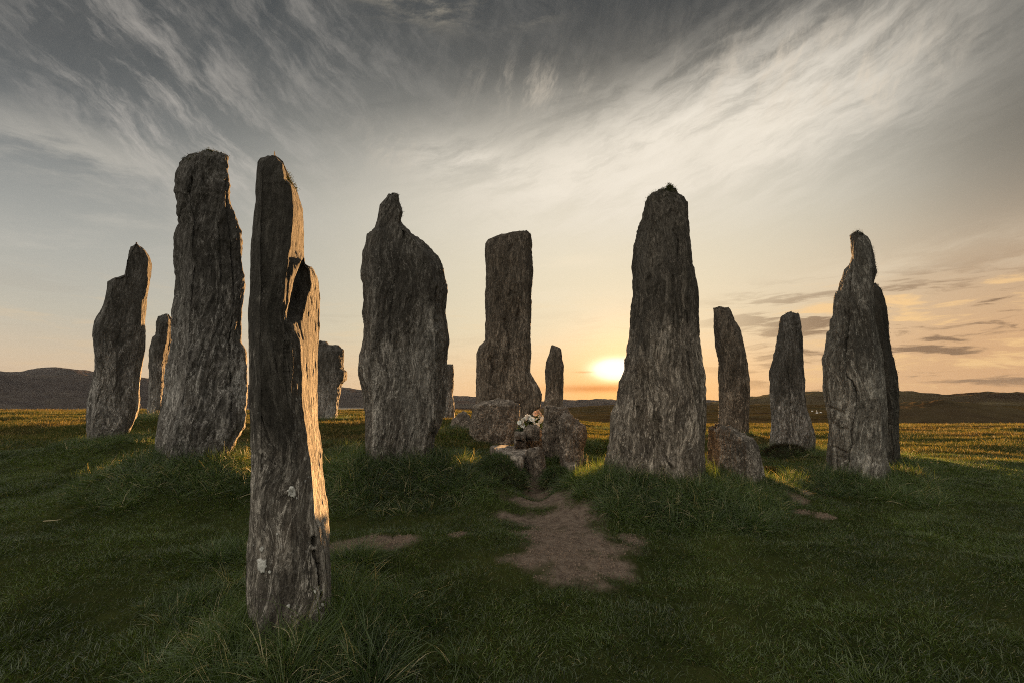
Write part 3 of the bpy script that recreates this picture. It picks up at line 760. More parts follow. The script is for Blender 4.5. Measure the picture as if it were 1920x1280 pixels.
S12 = stone("standing_stone", "dark lichen-fringed stone half hidden behind the cracked right-hand stone", "standing stone", 7.8,
    [(536, 1638), (560, 1630), (700, 1632), (895, 1640)],
    [(536, 1644), (541, 1649), (549, 1653), (564, 1658), (579, 1662.5), (604, 1665), (626, 1667), (658, 1670), (698, 1677), (731, 1681.7), (771, 1686), (816, 1687.6), (860, 1688.7), (895, 1690)], M12, .6, 180, 130, group=GRP, seed=14, amp=1.1)

# ---- the chambered cairn in the middle
B1 = stone("boulder", "broad brown boulder left of the white flowers, at the foot of the central monolith", "boulder", 9.3,
    [(748, 930), (750.5, 926), (752, 921), (755.5, 900), (760, 886), (767, 883), (772, 883), (796, 880), (816, 880), (838, 884)],
    [(748, 938), (750.5, 944), (755, 965), (757, 972), (760, 973.6), (779, 971), (813, 965), (838, 960)], MB, .6, 120, 150, seed=15, f1=.15, f2=.9, freq=1.3, cap=.02, group="cairn stones", skew=0)
B1b = stone("boulder", "low dark boulder in shade at the left end of the cairn, behind the shaggy mound", "boulder", 10.2,
    [(772, 866), (776, 856), (784, 848), (800, 842), (822, 840)], [(772, 872), (778, 880), (790, 888), (822, 892)], MB, .6, 60, 90, seed=16, freq=1.3, group="cairn stones")
R1 = stone("upright_stone", "upright brown slab right of the white flowers, in front of the slim far pillar", "stone slab", 7.6,
    [(760, 1026), (761, 1021.7), (768, 1020), (810, 1016), (841, 1019), (862, 1024)], [(760, 1031), (762.5, 1042), (765, 1062.5), (774, 1068), (800, 1067), (862, 1056)], MB, .35, 110, 120, seed=17, freq=1.3, cap=.01, group="cairn stones")
R2 = stone("boulder", "rounded boulder with a sunlit rim leaning on the right cairn slab", "boulder", 7.2,
    [(777, 1060), (779, 1056), (784, 1052), (796, 1050), (842, 1049)], [(777, 1066), (779, 1071), (789, 1085), (800, 1097), (810, 1099.7), (820, 1099), (842, 1094)], MB, .5, 90, 110, seed=18, freq=1.4, group="cairn stones")
B8 = stone("boulder", "pale angular boulder tucked against the right foot of the big tapering stone", "boulder", 6.2,
    [(795, 1341), (797, 1331), (804, 1327), (830, 1325), (895, 1325)], [(795, 1347), (799, 1372), (811, 1387), (820, 1401), (827, 1415), (839, 1422), (862, 1429), (881, 1434), (895, 1436)], stone_mat("boulder_grey", 1.35, (1.06, 1, .92), 35, .7, .25, 21, .6, 3.0), .6, 150, 170, seed=19, freq=1.2, f1=.22, f2=.8, cap=.02)
CS = stone("lintel_stone", "dark rounded lintel stone under the white flowers", "lintel", 7.9,
    [(800, 990), (803, 985), (807, 982), (818, 982), (822, 985)], [(800, 1000), (802, 1006), (807, 1015), (818, 1018), (822, 1016)], MB, .5, 50, 90, seed=20, freq=1.5, sink=.03, group="cairn stones")
BL = stone("kerb_stone", "dark square kerb stone closing the end of the dirt path", "kerb stone", 6.75,
    [(840, 991), (842, 987), (852, 984), (880, 983), (903, 985)], [(840, 1012), (842, 1016), (852, 1019), (880, 1022), (903, 1022)], MB, .35, 80, 100, seed=21, freq=1.5, cap=.01, group="cairn stones")

stone("gap_blocker", "added slab keeping the gap behind the lintel dark, under the white flowers", "stone slab", 8.45,
    [(806, 972), (812, 966), (850, 964)], [(806, 1012), (812, 1022), (850, 1024)], MB, .3, 50, 90, seed=22, freq=1.5, sink=.6, group="cairn stones")  # added slab: stops bright meadow showing through the gap under the lintel

def flat_stone(label, name, cat, outline_px, z, thick, mat, seed, group="cairn stones"):
    """a slab lying at height z; its outline is where the sight lines meet that height"""
    pts = []
    for px, py in outline_px:
        d = ray(px, py); t = (z - EYE) / d[2]; pts.append((d[0] * t, d[1] * t))
    pts = np.array(pts); c = pts.mean(0)
    # resample the outline
    nxt = np.roll(pts, -1, 0); segs = [pts[i] + (nxt[i] - pts[i]) * f for i in range(len(pts)) for f in np.arange(0, 1, .1)]
    o2 = np.array(segs)
    for _ in range(4): o2 = .5 * o2 + .25 * (np.roll(o2, 1, 0) + np.roll(o2, -1, 0))
    rings = []; n = len(o2)
    for s in np.linspace(.02, .98, 14): rings.append(np.concatenate([c + (o2 - c) * s, np.full((n, 1), z)], 1))
    for k, s in enumerate((1.0, 1.03, 1.03, 1.0)): rings.append(np.concatenate([c + (o2 - c) * s, np.full((n, 1), z - thick * (.06, .25, .6, 1.0)[k])], 1))
    P = np.stack(rings)
    P[..., 2] += .018 * fbm(P[..., 0] * 4 + seed, P[..., 1] * 4, P[..., 2] * 4, 4, .6)
    P[..., :2] += .02 * perlin(P[..., 0] * 9, P[..., 1] * 9 + seed, 1.)[..., None]
    base = np.array([c[0], c[1], z - thick])
    v = (P - base).reshape(-1, 3)
    o = obj(name, v, np.concatenate([grid_faces(P.shape[0], n, True)]), mat, loc=base)
    bm = bmesh.new(); bm.from_mesh(o.data); bm.verts.ensure_lookup_table()
    f = bm.faces.new([bm.verts[i] for i in range(n)]); bmesh.ops.triangulate(bm, faces=[f])
    bmesh.ops.recalc_face_normals(bm, faces=bm.faces); bm.to_mesh(o.data); bm.free()
    attr(o, 'rise', np.zeros(len(o.data.vertices)))
    STONE_DATA[o.name] = dict(o=o, foot=P[-1][:, :2], base=base)
    return tag(o, label, cat, group)
MS = stone_mat("slab_pale", 1.5, (1.08, 1, .92), 80, .4, .1, 23, .5)
flat_stone("flat pale slab lying in the grass left of the dark kerb stone", "flat_stone", "stone slab", [(917, 835), (950, 834), (987, 838), (988, 845), (978, 857), (960, 855), (934, 845)], EYE - .655, .16, MS, 1)
flat_stone("flat pale step stone in the dirt right of the cairn, upper of two", "step_stone", "step stone", [(1064, 848), (1080, 847), (1090, 851), (1086, 856), (1066, 854)], EYE - .735, .12, MS, 2, "step stones right of the cairn")
flat_stone("flat step stone with a dark front edge, lower of two right of the cairn", "step_stone", "step stone", [(1058, 862), (1074, 861), (1084, 864), (1080, 869), (1060, 868)], EYE - .78, .12, MS, 3, "step stones right of the cairn")
flat_stone("low dark sill stone set flush where the dirt path meets the cairn", "sill_stone", "step stone", [(984, 890), (1004, 888), (1022, 890), (1020, 897), (988, 898)], EYE - .99, .12, MB, 4)
for i, (zz, lab) in enumerate(((-.44, "topmost of the thin dark slabs stacked left of the lintel"), (-.53, "middle one of the thin dark slabs stacked left of the lintel"), (-.62, "lowest of the thin dark slabs stacked left of the lintel"))):
    y_ = 755 - zz / 7.7 * 960
    flat_stone(lab, "packing_stone", "stone slab", [(967 - i, y_ - 2), (984, y_ - 2), (985 + i, y_ + 3), (966 - i * 2, y_ + 4)], EYE + zz, .085, MB, 6 + i, "packing stones of the cairn")

# ------------------------------------------------------------------ moss and lichen on the stones
M_MOSS = blade_mat("moss_green", (.016, .022, .007), (.055, .060, .018), (.12, .10, .05), .12, (1.3, 1.2, .5), .8, .1)
M_FRINGE = blade_mat("lichen_dark", (.012, .013, .008), (.040, .038, .026), (.10, .10, .07), .1, (1.1, 1.1, .9), .9, .1)
def ribbons(roots, dirs, length, width, droop, rng, segs=3):
    """many little tapering leaves as one vertex / face array"""
    n = len(roots); up = np.array([0, 0, 1.])
    side = np.cross(dirs, rng.normal(size=(n, 3))); side /= np.linalg.norm(side, axis=1)[:, None] + 1e-9
    vs = []; 
    for k in range(segs + 1):
        f = k / segs
        c = roots + dirs * (length * f)[:, None] - up * (droop * f * f * length)[:, None]
        w = (width * (1 - f) ** .8)[:, None] * .5
        if k < segs: vs += [c - side * w, c + side * w]
        else: vs += [c]
    V = np.stack(vs, 1); m = V.shape[1]
    F = []; off = (np.arange(n) * m)[:, None]
    for k in range(segs - 1): F.append(off + np.array([[2 * k, 2 * k + 1, 2 * k + 3, 2 * k + 2]]))
    q = np.concatenate(F) if F else np.zeros((0, 4), int)
    tri = off + np.array([[2 * (segs - 1), 2 * (segs - 1) + 1, 2 * segs]])
    tint = np.repeat(rng.random(n), m)
    return V.reshape(-1, 3), q, tri, tint
def leafy(name, roots, dirs, length, width, droop, mat, parent=None, loc=None, rng=RNG, segs=3):
    V, q, tri, tint = ribbons(roots, dirs, length, width, droop, rng, segs)
    faces = [tuple(f) for f in q.tolist()] + [tuple(f) for f in tri.tolist()]
    o = obj(name, V, faces, mat, parent, smooth=False, loc=loc)
    attr(o, 'tint', tint)
    return o
def fuzz(st, name, sel, n, size, mat, lean=(0, 0, .4), label=None):
    D = STONE_DATA[st.name]; W, N = D['W'], D['N']
    px, py = project(W)
    idx = np.nonzero(sel(px, py, N))[0]
    if not len(idx): print("no moss sites on", st.name); return
    pick = RNG.choice(idx, n)
    roots = W[pick] + RNG.normal(size=(n, 3)) * .012 - N[pick] * .008 - D['base']
    d = N[pick] * .8 + RNG.normal(size=(n, 3)) * .45 + np.array(lean); d /= np.linalg.norm(d, axis=1)[:, None]
    o = leafy(name, roots, d, size * (.4 + RNG.random(n)), size * .28 * (.6 + RNG.random(n)), np.full(n, .3), mat, st)
    o['kind'] = 'stuff'                                   # countless little leaves
    if label: o['label'] = label
    return o
fuzz(S8, "moss_cap", lambda x, y, N: (y < 378) & (N[:, 2] > -.1) & ((y < 362) | (x < 1262)), 3600, .016, M_MOSS, (0, 0, .6))
fuzz(S8, "grass_tuft", lambda x, y, N: (y < 356) & (x > 1226) & (x < 1268), 300, .026, M_MOSS, (0, 0, 1.2))
fuzz(S2, "moss_cap", lambda x, y, N: (y < 302) & (N[:, 2] > -.3), 2600, .018, M_MOSS, (0, 0, .5))
fuzz(S3, "moss_ledge", lambda x, y, N: (x > 528) & (x < 562) & (y > 328) & (y < 356) , 1600, .009, M_MOSS, (0, 0, .2))
fuzz(S5, "lichen_fringe", lambda x, y, N: (x > 742) & (y > 364) & (y < 412) & (y > 0), 1400, .012, M_FRINGE)
#fuzz(S5, "lichen_line", lambda x, y, N: (np.abs(y - 411 - (x - 735) * .3) < 3) & (x > 730) & (x < 752), 220, .018, M_MOSS)
fuzz(S6, "lichen_fringe", lambda x, y, N: ((x > 993) & (y < 640)) | ((x < 913) & (y < 480)) , 2600, .014, M_FRINGE)
fuzz(S11, "lichen_fringe", lambda x, y, N: ((x > 1634) & (y > 446) & (y < 520)) | ((y < 440)), 3000, .013, M_FRINGE, (0, 0, .1))
fuzz(S12, "lichen_fringe", lambda x, y, N: (N[:, 0] > .35) & (y < 860), 4200, .016, M_FRINGE, (0, 0, .1))
fuzz(S9, "lichen_fringe", lambda x, y, N: (y < 584), 400, .014, M_FRINGE)
fuzz(S10, "lichen_fringe", lambda x, y, N: (y < 593) | ((x > 1500) & (y < 640)), 500, .014, M_FRINGE)

M_LICHEN = simple_mat("lichen_white", (.46, .46, .42), 1.0, .35, 90.0, .004)
def lichen_patch(st, cx, cy, rx, ry, seed):
    """a thin layer of pale lichen lying on the face of the stone"""
    D = STONE_DATA[st.name]; W, N = D['W'], D['N']; px, py = project(W)
    front = ((np.array([0, 0, EYE]) - W) * N).sum(1) > 0
    n = 40
    def on(x, y):
        q = (px - x) ** 2 + (py - y) ** 2 + (~front) * 1e6
        k = np.argsort(q)[:4]; w = 1 / (q[k] + .2)
        p = (W[k] * w[:, None]).sum(0) / w.sum(); nn = (N[k] * w[:, None]).sum(0); nn /= np.linalg.norm(nn)
        cam_ = np.array([0, 0, EYE]); dist = (p - cam_) @ np.array([0, cosP, sinP])
        dd = ray(x, y); p = cam_ + dd * (dist / (dd @ np.array([0, cosP, sinP])))
        return p, nn
    rings = [0.0, .35, .65, .9, 1.0]; V = []
    for j, s in enumerate(rings):
        for i in range(n):
            a = 2 * math.pi * i / n
            k = 1 + .35 * float(perlin(math.cos(a) * 1.6 + seed * 3.3, math.sin(a) * 1.6, .5)) + .30 * float(perlin(math.cos(a) * 4 + seed * 5.1, math.sin(a) * 4, 2.5)) + .2 * float(perlin(math.cos(a) * 9 + seed, math.sin(a) * 9, 4.5))
            p, nn = on(cx + rx * s * k * math.cos(a), cy + ry * s * k * math.sin(a))
            V.append(p + nn * (.009 if s < 1 else -.004) - D['base'])
    o = obj("lichen_patch", V, grid_faces(len(rings), n, True), M_LICHEN, st)
    return o
lichen_patch(S3, 548, 921, 7, 9.5, 1)
lichen_patch(S3, 491, 1059, 8, 14, 2)
lichen_patch(S3, 541, 1135, 3, 3.6, 3)
lichen_patch(S3, 492, 1028, 2.5, 5, 4)
for i_, (x_, y_, r_) in enumerate([(506, 1071, 2.4), (596, 1102, 2.6), (601, 1106, 2.0), (590, 1108, 2.2), (604, 1133, 2.6), (598, 1138, 1.8), (498, 1050, 1.6), (556, 933, 1.5), (520, 1000, 1.6)]):
    lichen_patch(S3, x_, y_, r_, r_ * 1.2, 10 + i_)

# ------------------------------------------------------------------ grass
M_MEADOW = blade_mat("meadow_blades", (.034, .044, .011), (.100, .118, .030), (.24, .19, .08), .28, (1.4, 1.25, .5), .7, .1, (.055, .040, .018))
M_TURF = blade_mat("turf_blades", (.007, .017, .004), (.095, .138, .034), (.24, .21, .10), .07, (2.0, 1.9, .7), .34, .6)
M_LONG = blade_mat("long_grass_blades", (.011, .026, .007), (.100, .148, .042), (.36, .31, .17), .09, (1.9, 1.8, .8), .38, .5)
hidden = bpy.data.collections.new("grass_sources")
def tuft_mesh(name, n, rad, h0, h1, w, out, droop, segs, mat, seed, bias=(0, 0)):
    rg = np.random.default_rng(seed)
    a = rg.random(n) * 2 * np.pi; r = rad * np.sqrt(rg.random(n))
    roots = np.stack([r * np.cos(a), r * np.sin(a), np.full(n, -.015)], 1)
    d = np.stack([np.cos(a) * out * (r / rad + .3) + bias[0], np.sin(a) * out * (r / rad + .3) + bias[1], np.ones(n)], 1) + rg.normal(size=(n, 3)) * .22
    d /= np.linalg.norm(d, axis=1)[:, None]
    V, q, tri, tint = ribbons(roots, d, h0 + (h1 - h0) * rg.random(n) ** 1.3, w * (.7 + .6 * rg.random(n)), droop * (.4 + rg.random(n)), rg, segs)
    o = obj(name, V, [tuple(f) for f in q.tolist()] + [tuple(f) for f in tri.tolist()], mat, smooth=False)
    attr(o, 'tint', tint)
    COL.objects.unlink(o); hidden.objects.link(o)
    return o
def col_of(name, objs):
    c = bpy.data.collections.new(name)
    for o in objs: hidden.objects.unlink(o); c.objects.link(o)
    return c
C_TURF = col_of("turf_tufts", [tuft_mesh("turf_tuft", 46, .085, .025, .075, .0034, .7, .45, 2, M_TURF, 100 + i) for i in range(5)])
C_FAR = col_of("meadow_tufts", [tuft_mesh("meadow_tuft", 40, .16, .05, .14, .006, .6, .4, 2, M_MEADOW, 150 + i) for i in range(4)])
C_LONG = col_of("long_tufts", [tuft_mesh("long_tuft", 60, .075, .14, .40, .0042, .75, .62, 5, M_LONG, 200 + i, ((i % 3 - 1) * .2, 0)) for i in range(6)])

def scatter(name, pts, rot, scale, coll, mat):
    me = bpy.data.meshes.new(name); n = len(pts)
    me.vertices.add(n); me.vertices.foreach_set('co', pts.astype(np.float32).ravel())
    a = me.attributes.new('rot', 'FLOAT_VECTOR', 'POINT'); a.data.foreach_set('vector', rot.astype(np.float32).ravel())
    a = me.attributes.new('size', 'FLOAT_VECTOR', 'POINT'); a.data.foreach_set('vector', scale.astype(np.float32).ravel())
    a = me.attributes.new('pick', 'INT', 'POINT'); a.data.foreach_set('value', RNG.integers(0, 64, n).astype(np.int32))
    o = bpy.data.objects.new(name, me); COL.objects.link(o); me.materials.append(mat)
    g = bpy.data.node_groups.new(name + "_scatter", 'GeometryNodeTree')
    g.interface.new_socket('Geometry', in_out='INPUT', socket_type='NodeSocketGeometry')
    g.interface.new_socket('Geometry', in_out='OUTPUT', socket_type='NodeSocketGeometry')
    N = g.nodes; Lk = g.links
    gi = N.new('NodeGroupInput'); go = N.new('NodeGroupOutput'); iop = N.new('GeometryNodeInstanceOnPoints'); ci = N.new('GeometryNodeCollectionInfo')
    m2p = N.new('GeometryNodeMeshToPoints')
    ci.inputs['Collection'].default_value = coll; ci.inputs['Separate Children'].default_value = True; ci.inputs['Reset Children'].default_value = True
    def na(nm, typ):
        q = N.new('GeometryNodeInputNamedAttribute'); q.data_type = typ; q.inputs['Name'].default_value = nm; return q.outputs['Attribute']
    Lk.new(gi.outputs[0], m2p.inputs['Mesh']); Lk.new(m2p.outputs[0], iop.inputs['Points']); Lk.new(ci.outputs[0], iop.inputs['Instance'])
    iop.inputs['Pick Instance'].default_value = True
    Lk.new(na('pick', 'INT'), iop.inputs['Instance Index'])
    e2r = N.new('FunctionNodeEulerToRotation'); Lk.new(na('rot', 'FLOAT_VECTOR'), e2r.inputs[0]); Lk.new(e2r.outputs[0], iop.inputs['Rotation'])
    Lk.new(na('size', 'FLOAT_VECTOR'), iop.inputs['Scale']); Lk.new(iop.outputs[0], go.inputs[0])
    md = o.modifiers.new("scatter", 'NODES'); md.node_group = g
    return o

def inside_any(x, y, pad=0.0):
    m = np.zeros(len(x), bool)
    for D in STONE_DATA.values():
        f = D['foot']; c = f.mean(0); q = c + (f - c) * (1 + pad)
        b0, b1 = q.min(0), q.max(0)
        near = np.nonzero((x > b0[0]) & (x < b1[0]) & (y > b0[1]) & (y < b1[1]))[0]
        if not len(near): continue
        xx, yy = x[near], y[near]; ins = np.zeros(len(near), bool)
        for (x0, y0), (x1, y1) in zip(q, np.roll(q, -1, 0)):
            cr = ((y0 > yy) != (y1 > yy)) & (xx < (x1 - x0) * (yy - y0) / (y1 - y0 + 1e-12) + x0); ins ^= cr
        m[near] |= ins
    return m
def slope_rot(x, y, amt=.6):
    e = .06
    gx = (terrain(x + e, y) - terrain(x - e, y)) / (2 * e); gy = (terrain(x, y + e) - terrain(x, y - e)) / (2 * e)
    return np.stack([np.arctan(gy) * amt, -np.arctan(gx) * amt], 1)
def yawed(t, yaw):
    c, s_ = np.cos(yaw), np.sin(yaw)
    return np.stack([t[:, 0] * c + t[:, 1] * s_, -t[:, 0] * s_ + t[:, 1] * c, yaw], 1)
def mound_amt(x, y):
    m = np.zeros_like(x)
    for (mx, my, h, sx, sy) in MOUNDS: m += h * np.exp(-((((x - mx) / sx) ** 2 + ((y - my) / sy) ** 2) * .8) ** 1.7)
    return m
def turf():
    n = 62000
    y = 1.4 + (9.5 - 1.4) * RNG.random(n) ** .62; x = (RNG.random(n) * 2 - 1) * (y * 1.12 + .8)
    d = dirt(x, y); lump = fbm(x * 1.4, y * 1.4, 9., 3)
    keep = (RNG.random(n) > d * 1.03) & ~inside_any(x, y, -.05) & (RNG.random(n) < .95 + .4 * lump)
    x, y, lump, d = x[keep], y[keep], lump[keep], d[keep]
    s = (.75 + .55 * RNG.random(len(x)) + .45 * np.clip(lump, -1, 1)) * (1 - .45 * d) * (1 + np.clip(y - 4, 0, 9) * .05) * (1 + .55 * np.clip(3.4 - y, 0, 1.5))
    z = terrain(x, y); rt = slope_rot(x, y)
    rot = yawed(rt, RNG.random(len(x)) * 6.283)
    o = scatter("turf_grass", np.stack([x, y, z], 1), rot, np.stack([s, s, s * (.8 + .5 * RNG.random(len(x)))], 1), C_TURF, M_TURF)
    tag(o, "short dark green turf covering the ground round the stones", "grass", kind='stuff')
    n = 72000
    y = 8.5 + 48 * RNG.random(n) ** 1.25; x = (RNG.random(n) * 2 - 1) * (y * 1.12 + 2)
    keep = ~inside_any(x, y, -.05) & (RNG.random(n) > dirt(x, y)); x, y = x[keep], y[keep]
    lump = fbm(x * .6, y * 1.1, 2., 3)
    s = (.55 + .7 * RNG.random(len(x)) + .5 * np.clip(lump, -1, 1)) * (1 + np.clip(y - 10, 0, 40) * .03)
    s = np.clip(s, .3, 3)
    rot = yawed(slope_rot(x, y), RNG.random(len(x)) * 6.283)
    o = scatter("meadow_grass", np.stack([x, y, terrain(x, y)], 1), rot, np.stack([s, s, s * .85], 1), C_FAR, M_MEADOW)
    tag(o, "rough meadow grass catching the low sun beyond the stones", "grass", kind='stuff')
turf()

def long_grass():
    X, Y_, S, T = [], [], [], []
    def ring(st, n, r0, r1, size, side=None):
        D = STONE_DATA[st.name]; f = D['foot']; c = f.mean(0)
        k = RNG.integers(0, len(f), n); dirv = f[k] - c; L_ = np.linalg.norm(dirv, axis=1)
        p = f[k] + dirv / L_[:, None] * (r0 + (r1 - r0) * RNG.random(n) ** 1.4)[:, None] + RNG.normal(size=(n, 2)) * .03
        q = np.ones(n, bool)
        if side: q = side(p - c)
        X.append(p[q, 0]); Y_.append(p[q, 1]); S.append((size * (.6 + .7 * RNG.random(n)) * (1 - .3 * RNG.random(n)))[q])
        o_ = (dirv / L_[:, None])[q]; T.append(np.stack([-o_[:, 1], o_[:, 0]], 1) * .42)
    ring(S3, 420, .02, .40, .85); ring(S3, 160, .2, .75, .7); ring(S3, 300, .04, .5, 1.2, lambda q: q[:, 0] > .05)
    ring(S2, 700, .03, .75, .85); ring(S5, 900, .02, .62, 1.05); ring(S5, 320, .4, .9, .8)
    ring(S8, 1000, .02, .60, 1.0); ring(S8, 320, .4, .8, .8); ring(B8, 420, .02, .4, .8)
    ring(S11, 620, .02, .60, .85); ring(S12, 200, .02, .45, .7); ring(S10, 260, .02, .5, .9); ring(S1, 240, .02, .5, .7); ring(S1b, 110, .05, .5, .9)
    ring(S9, 90, .05, .4, .8); ring(S4, 60, .05, .5, .7); ring(B1, 60, .0, .25, .4); ring(B1b, 120, .0, .35, .7); ring(R2, 110, .0, .3, .7); ring(S6, 60, .0, .3, .6)
    # ragged patch spilling down the slope before the front stone
    for (px, py, rp, n, sz) in [(560, 1215, 70, 60, .62), (350, 1130, 70, 40, .55), (430, 1040, 40, 34, .7), (660, 1060, 30, 36, .85), (655, 1150, 36, 30, .75), (1200, 950, 70, 60, .7), (1290, 945, 50, 60, .75), (1090, 860, 16, 40, .75), (1110, 838, 12, 26, .6), (1135, 805, 30, 40, .7), (650, 850, 25, 60, .8), (860, 860, 24, 60, .75), (900, 900, 24, 30, .5)]:
        p = ground_hit(px, py); r = rp / F_PX * p[1]
        a = RNG.random(n) * 6.283; q = r * np.sqrt(RNG.random(n))
        X.append(p[0] + q * np.cos(a)); Y_.append(p[1] + q * np.sin(a)); S.append(sz * (.6 + .7 * RNG.random(n))); T.append(np.tile([.25, 0.], (n, 1)))
    x, y, s, tl = (np.concatenate(v) for v in (X, Y_, S, T))
    keep = ~inside_any(x, y, -.04) & (dirt(x, y) < .15); x, y, s, tl = x[keep], y[keep], s[keep], tl[keep]
    rot = yawed(tl + slope_rot(x, y, .5) + RNG.normal(size=tl.shape) * .2, RNG.random(len(x)) * 6.283)
    o = scatter("long_grass", np.stack([x, y, terrain(x, y)], 1), rot, np.stack([s, s, s], 1), C_LONG, M_LONG)
    tag(o, "long shaggy grass growing in skirts round the feet of the stones", "grass", kind='stuff')
long_grass()

def pebbles():
    M_PEB = simple_mat("grit", (.15, .112, .082), .95, .5, 3.0)
    src = []
    for k in range(5):
        bm = bmesh.new(); bmesh.ops.create_icosphere(bm, subdivisions=2, radius=.01)
        for v in bm.verts:
            q = v.co * 90; v.co *= 1 + .35 * float(perlin(q.x + k * 7, q.y, q.z)); v.co.z *= .6
        me = bpy.data.meshes.new("pebble"); bm.to_mesh(me); bm.free(); me.materials.append(M_PEB)
        o = bpy.data.objects.new("pebble", me); src.append(o)
    c = bpy.data.collections.new("pebble_sources")
    for o in src: c.objects.link(o)
    n = 20000; a = np.array(DIRT); k = RNG.integers(0, len(a), n); r = a[k, 2] * 1.3 * np.sqrt(RNG.random(n)); th = RNG.random(n) * 6.283
    x = a[k, 0] + r * np.cos(th); y = a[k, 1] + r * np.sin(th)
    q = RNG.random(n) < dirt(x, y) * .8; x, y = x[q], y[q]
    s_ = .18 + .9 * RNG.random(len(x)) ** 5
    o = scatter("path_grit", np.stack([x, y, terrain(x, y)], 1), RNG.random((len(x), 3)) * 6.283, np.stack([s_] * 3, 1), c, M_PEB)
    tag(o, "grit and small pebbles trodden into the bare path", "grit", kind='stuff')
pebbles()

# separate tussocks one can point to
M_TUSS = blade_mat("tussock_blades", (.016, .034, .010), (.080, .115, .035), (.26, .22, .12), .06, (1.7, 1.7, .8), .45, .4)
def tussock(label, px, py, rpx, n, size, mat=M_TUSS, flat=.8, group=None, name="grass_tussock"):
    p = ground_hit(px, py); r = rpx / F_PX * p[1]
    a = RNG.random(n) * 6.283; q = np.sqrt(RNG.random(n))
    x = r * q * np.cos(a); y = r * .75 * q * np.sin(a)
    hh = r * flat * np.sqrt(np.clip(1 - q ** 2, 0, 1))
    z = terrain(p[0] + x, p[1] + y) - p[2] + hh * .8 - .03
    d = np.stack([np.cos(a) * q * 1.1, np.sin(a) * q * 1.1, .75 + .3 * RNG.random(n)], 1) + RNG.normal(size=(n, 3)) * .25
    d /= np.linalg.norm(d, axis=1)[:, None]
    # an earthy heart so that the clump is solid
    th = np.linspace(0, 2 * np.pi, 25)[:-1]; V = []
    for ph in np.linspace(0, 1, 8):
        for t_ in th:
            k = 1 + .12 * float(perlin(math.cos(t_) * 2 + px, math.sin(t_) * 2, ph * 2))
            V.append((r * .98 * ph * k * math.cos(t_), r * .73 * ph * k * math.sin(t_), r * flat * .8 * math.sqrt(max(0, 1 - ph * ph)) - .06 - .10 * ph))
    root = obj(name, V, grid_faces(8, 24, True), M_SOD, loc=p)
    leafy("blades", np.stack([x, y, z], 1), d, size * (.5 + .8 * RNG.random(n)), .0055 * (.6 + .8 * RNG.random(n)), .5 + .4 * RNG.random(n), mat, root, segs=4)
    return tag(root, label, "tussock", group)
M_SOD = simple_mat("sod", (.022, .022, .010), 1.0, .4, 18, .02)
tussock("bright green tussock left of the kerb stone at the head of the dirt path", 943, 893, 46, 2200, .16, flat=.9, group="tussocks at the path head")
tussock("small round green tussock right of the kerb stone at the head of the dirt path", 1041, 897, 26, 1400, .14, flat=1.0, group="tussocks at the path head")
M_HEATH = blade_mat("heather_dark", (.012, .010, .005), (.034, .030, .014), (.10, .07, .035), .1, (1.2, 1.0, .6), .7, .1)
tussock("dark heathery clump against the foot of the far stone with a wide foot", 1470, 855, 38, 1300, .16, M_HEATH, .7)
tussock("dark brown heather clump on the right side of the pale angular boulder", 1440, 893, 16, 700, .14, M_HEATH, 1.3)
tussock("dark grassy hump right of the half hidden stone behind the cracked one", 1705, 897, 24, 800, .15, M_HEATH, .7)

# dry stalks lying about
M_STRAW = simple_mat("straw", (.42, .36, .22), .7, .2, 30)
def stalk(label, px0, py0, px1, py1, lift=.05, bow=.03, rad=.0022):
    a = ground_hit(px0, py0); b = ground_hit(px1, py1); V = []; n = 10
    for i in range(n + 1):
        f = i / n; c = a + (b - a) * f; c[2] += lift + bow * math.sin(f * math.pi); c[0] += .02 * math.sin(f * 4)
        rr = rad * (1 - .6 * f)
        for k in range(5):
            th = 2 * math.pi * k / 5; V.append(c - a + np.array([rr * math.cos(th) * .5, rr * math.cos(th), rr * math.sin(th)]))
    o = obj("dry_stalk", V, grid_faces(n + 1, 5, True), M_STRAW, loc=a)
    return tag(o, label, "dry stalk", "dry stalks lying in the grass")
stalk("short pale straw lying in the turf at the far left", 80, 991, 116, 988, .06, .0, .004)
stalk("long bowed dry stem in the grass below the front stone", 500, 1216, 556, 1268, .10, .03)
stalk("forked pale dry stem just in front of the front stone", 508, 1206, 520, 1226, .12, .03, .003)

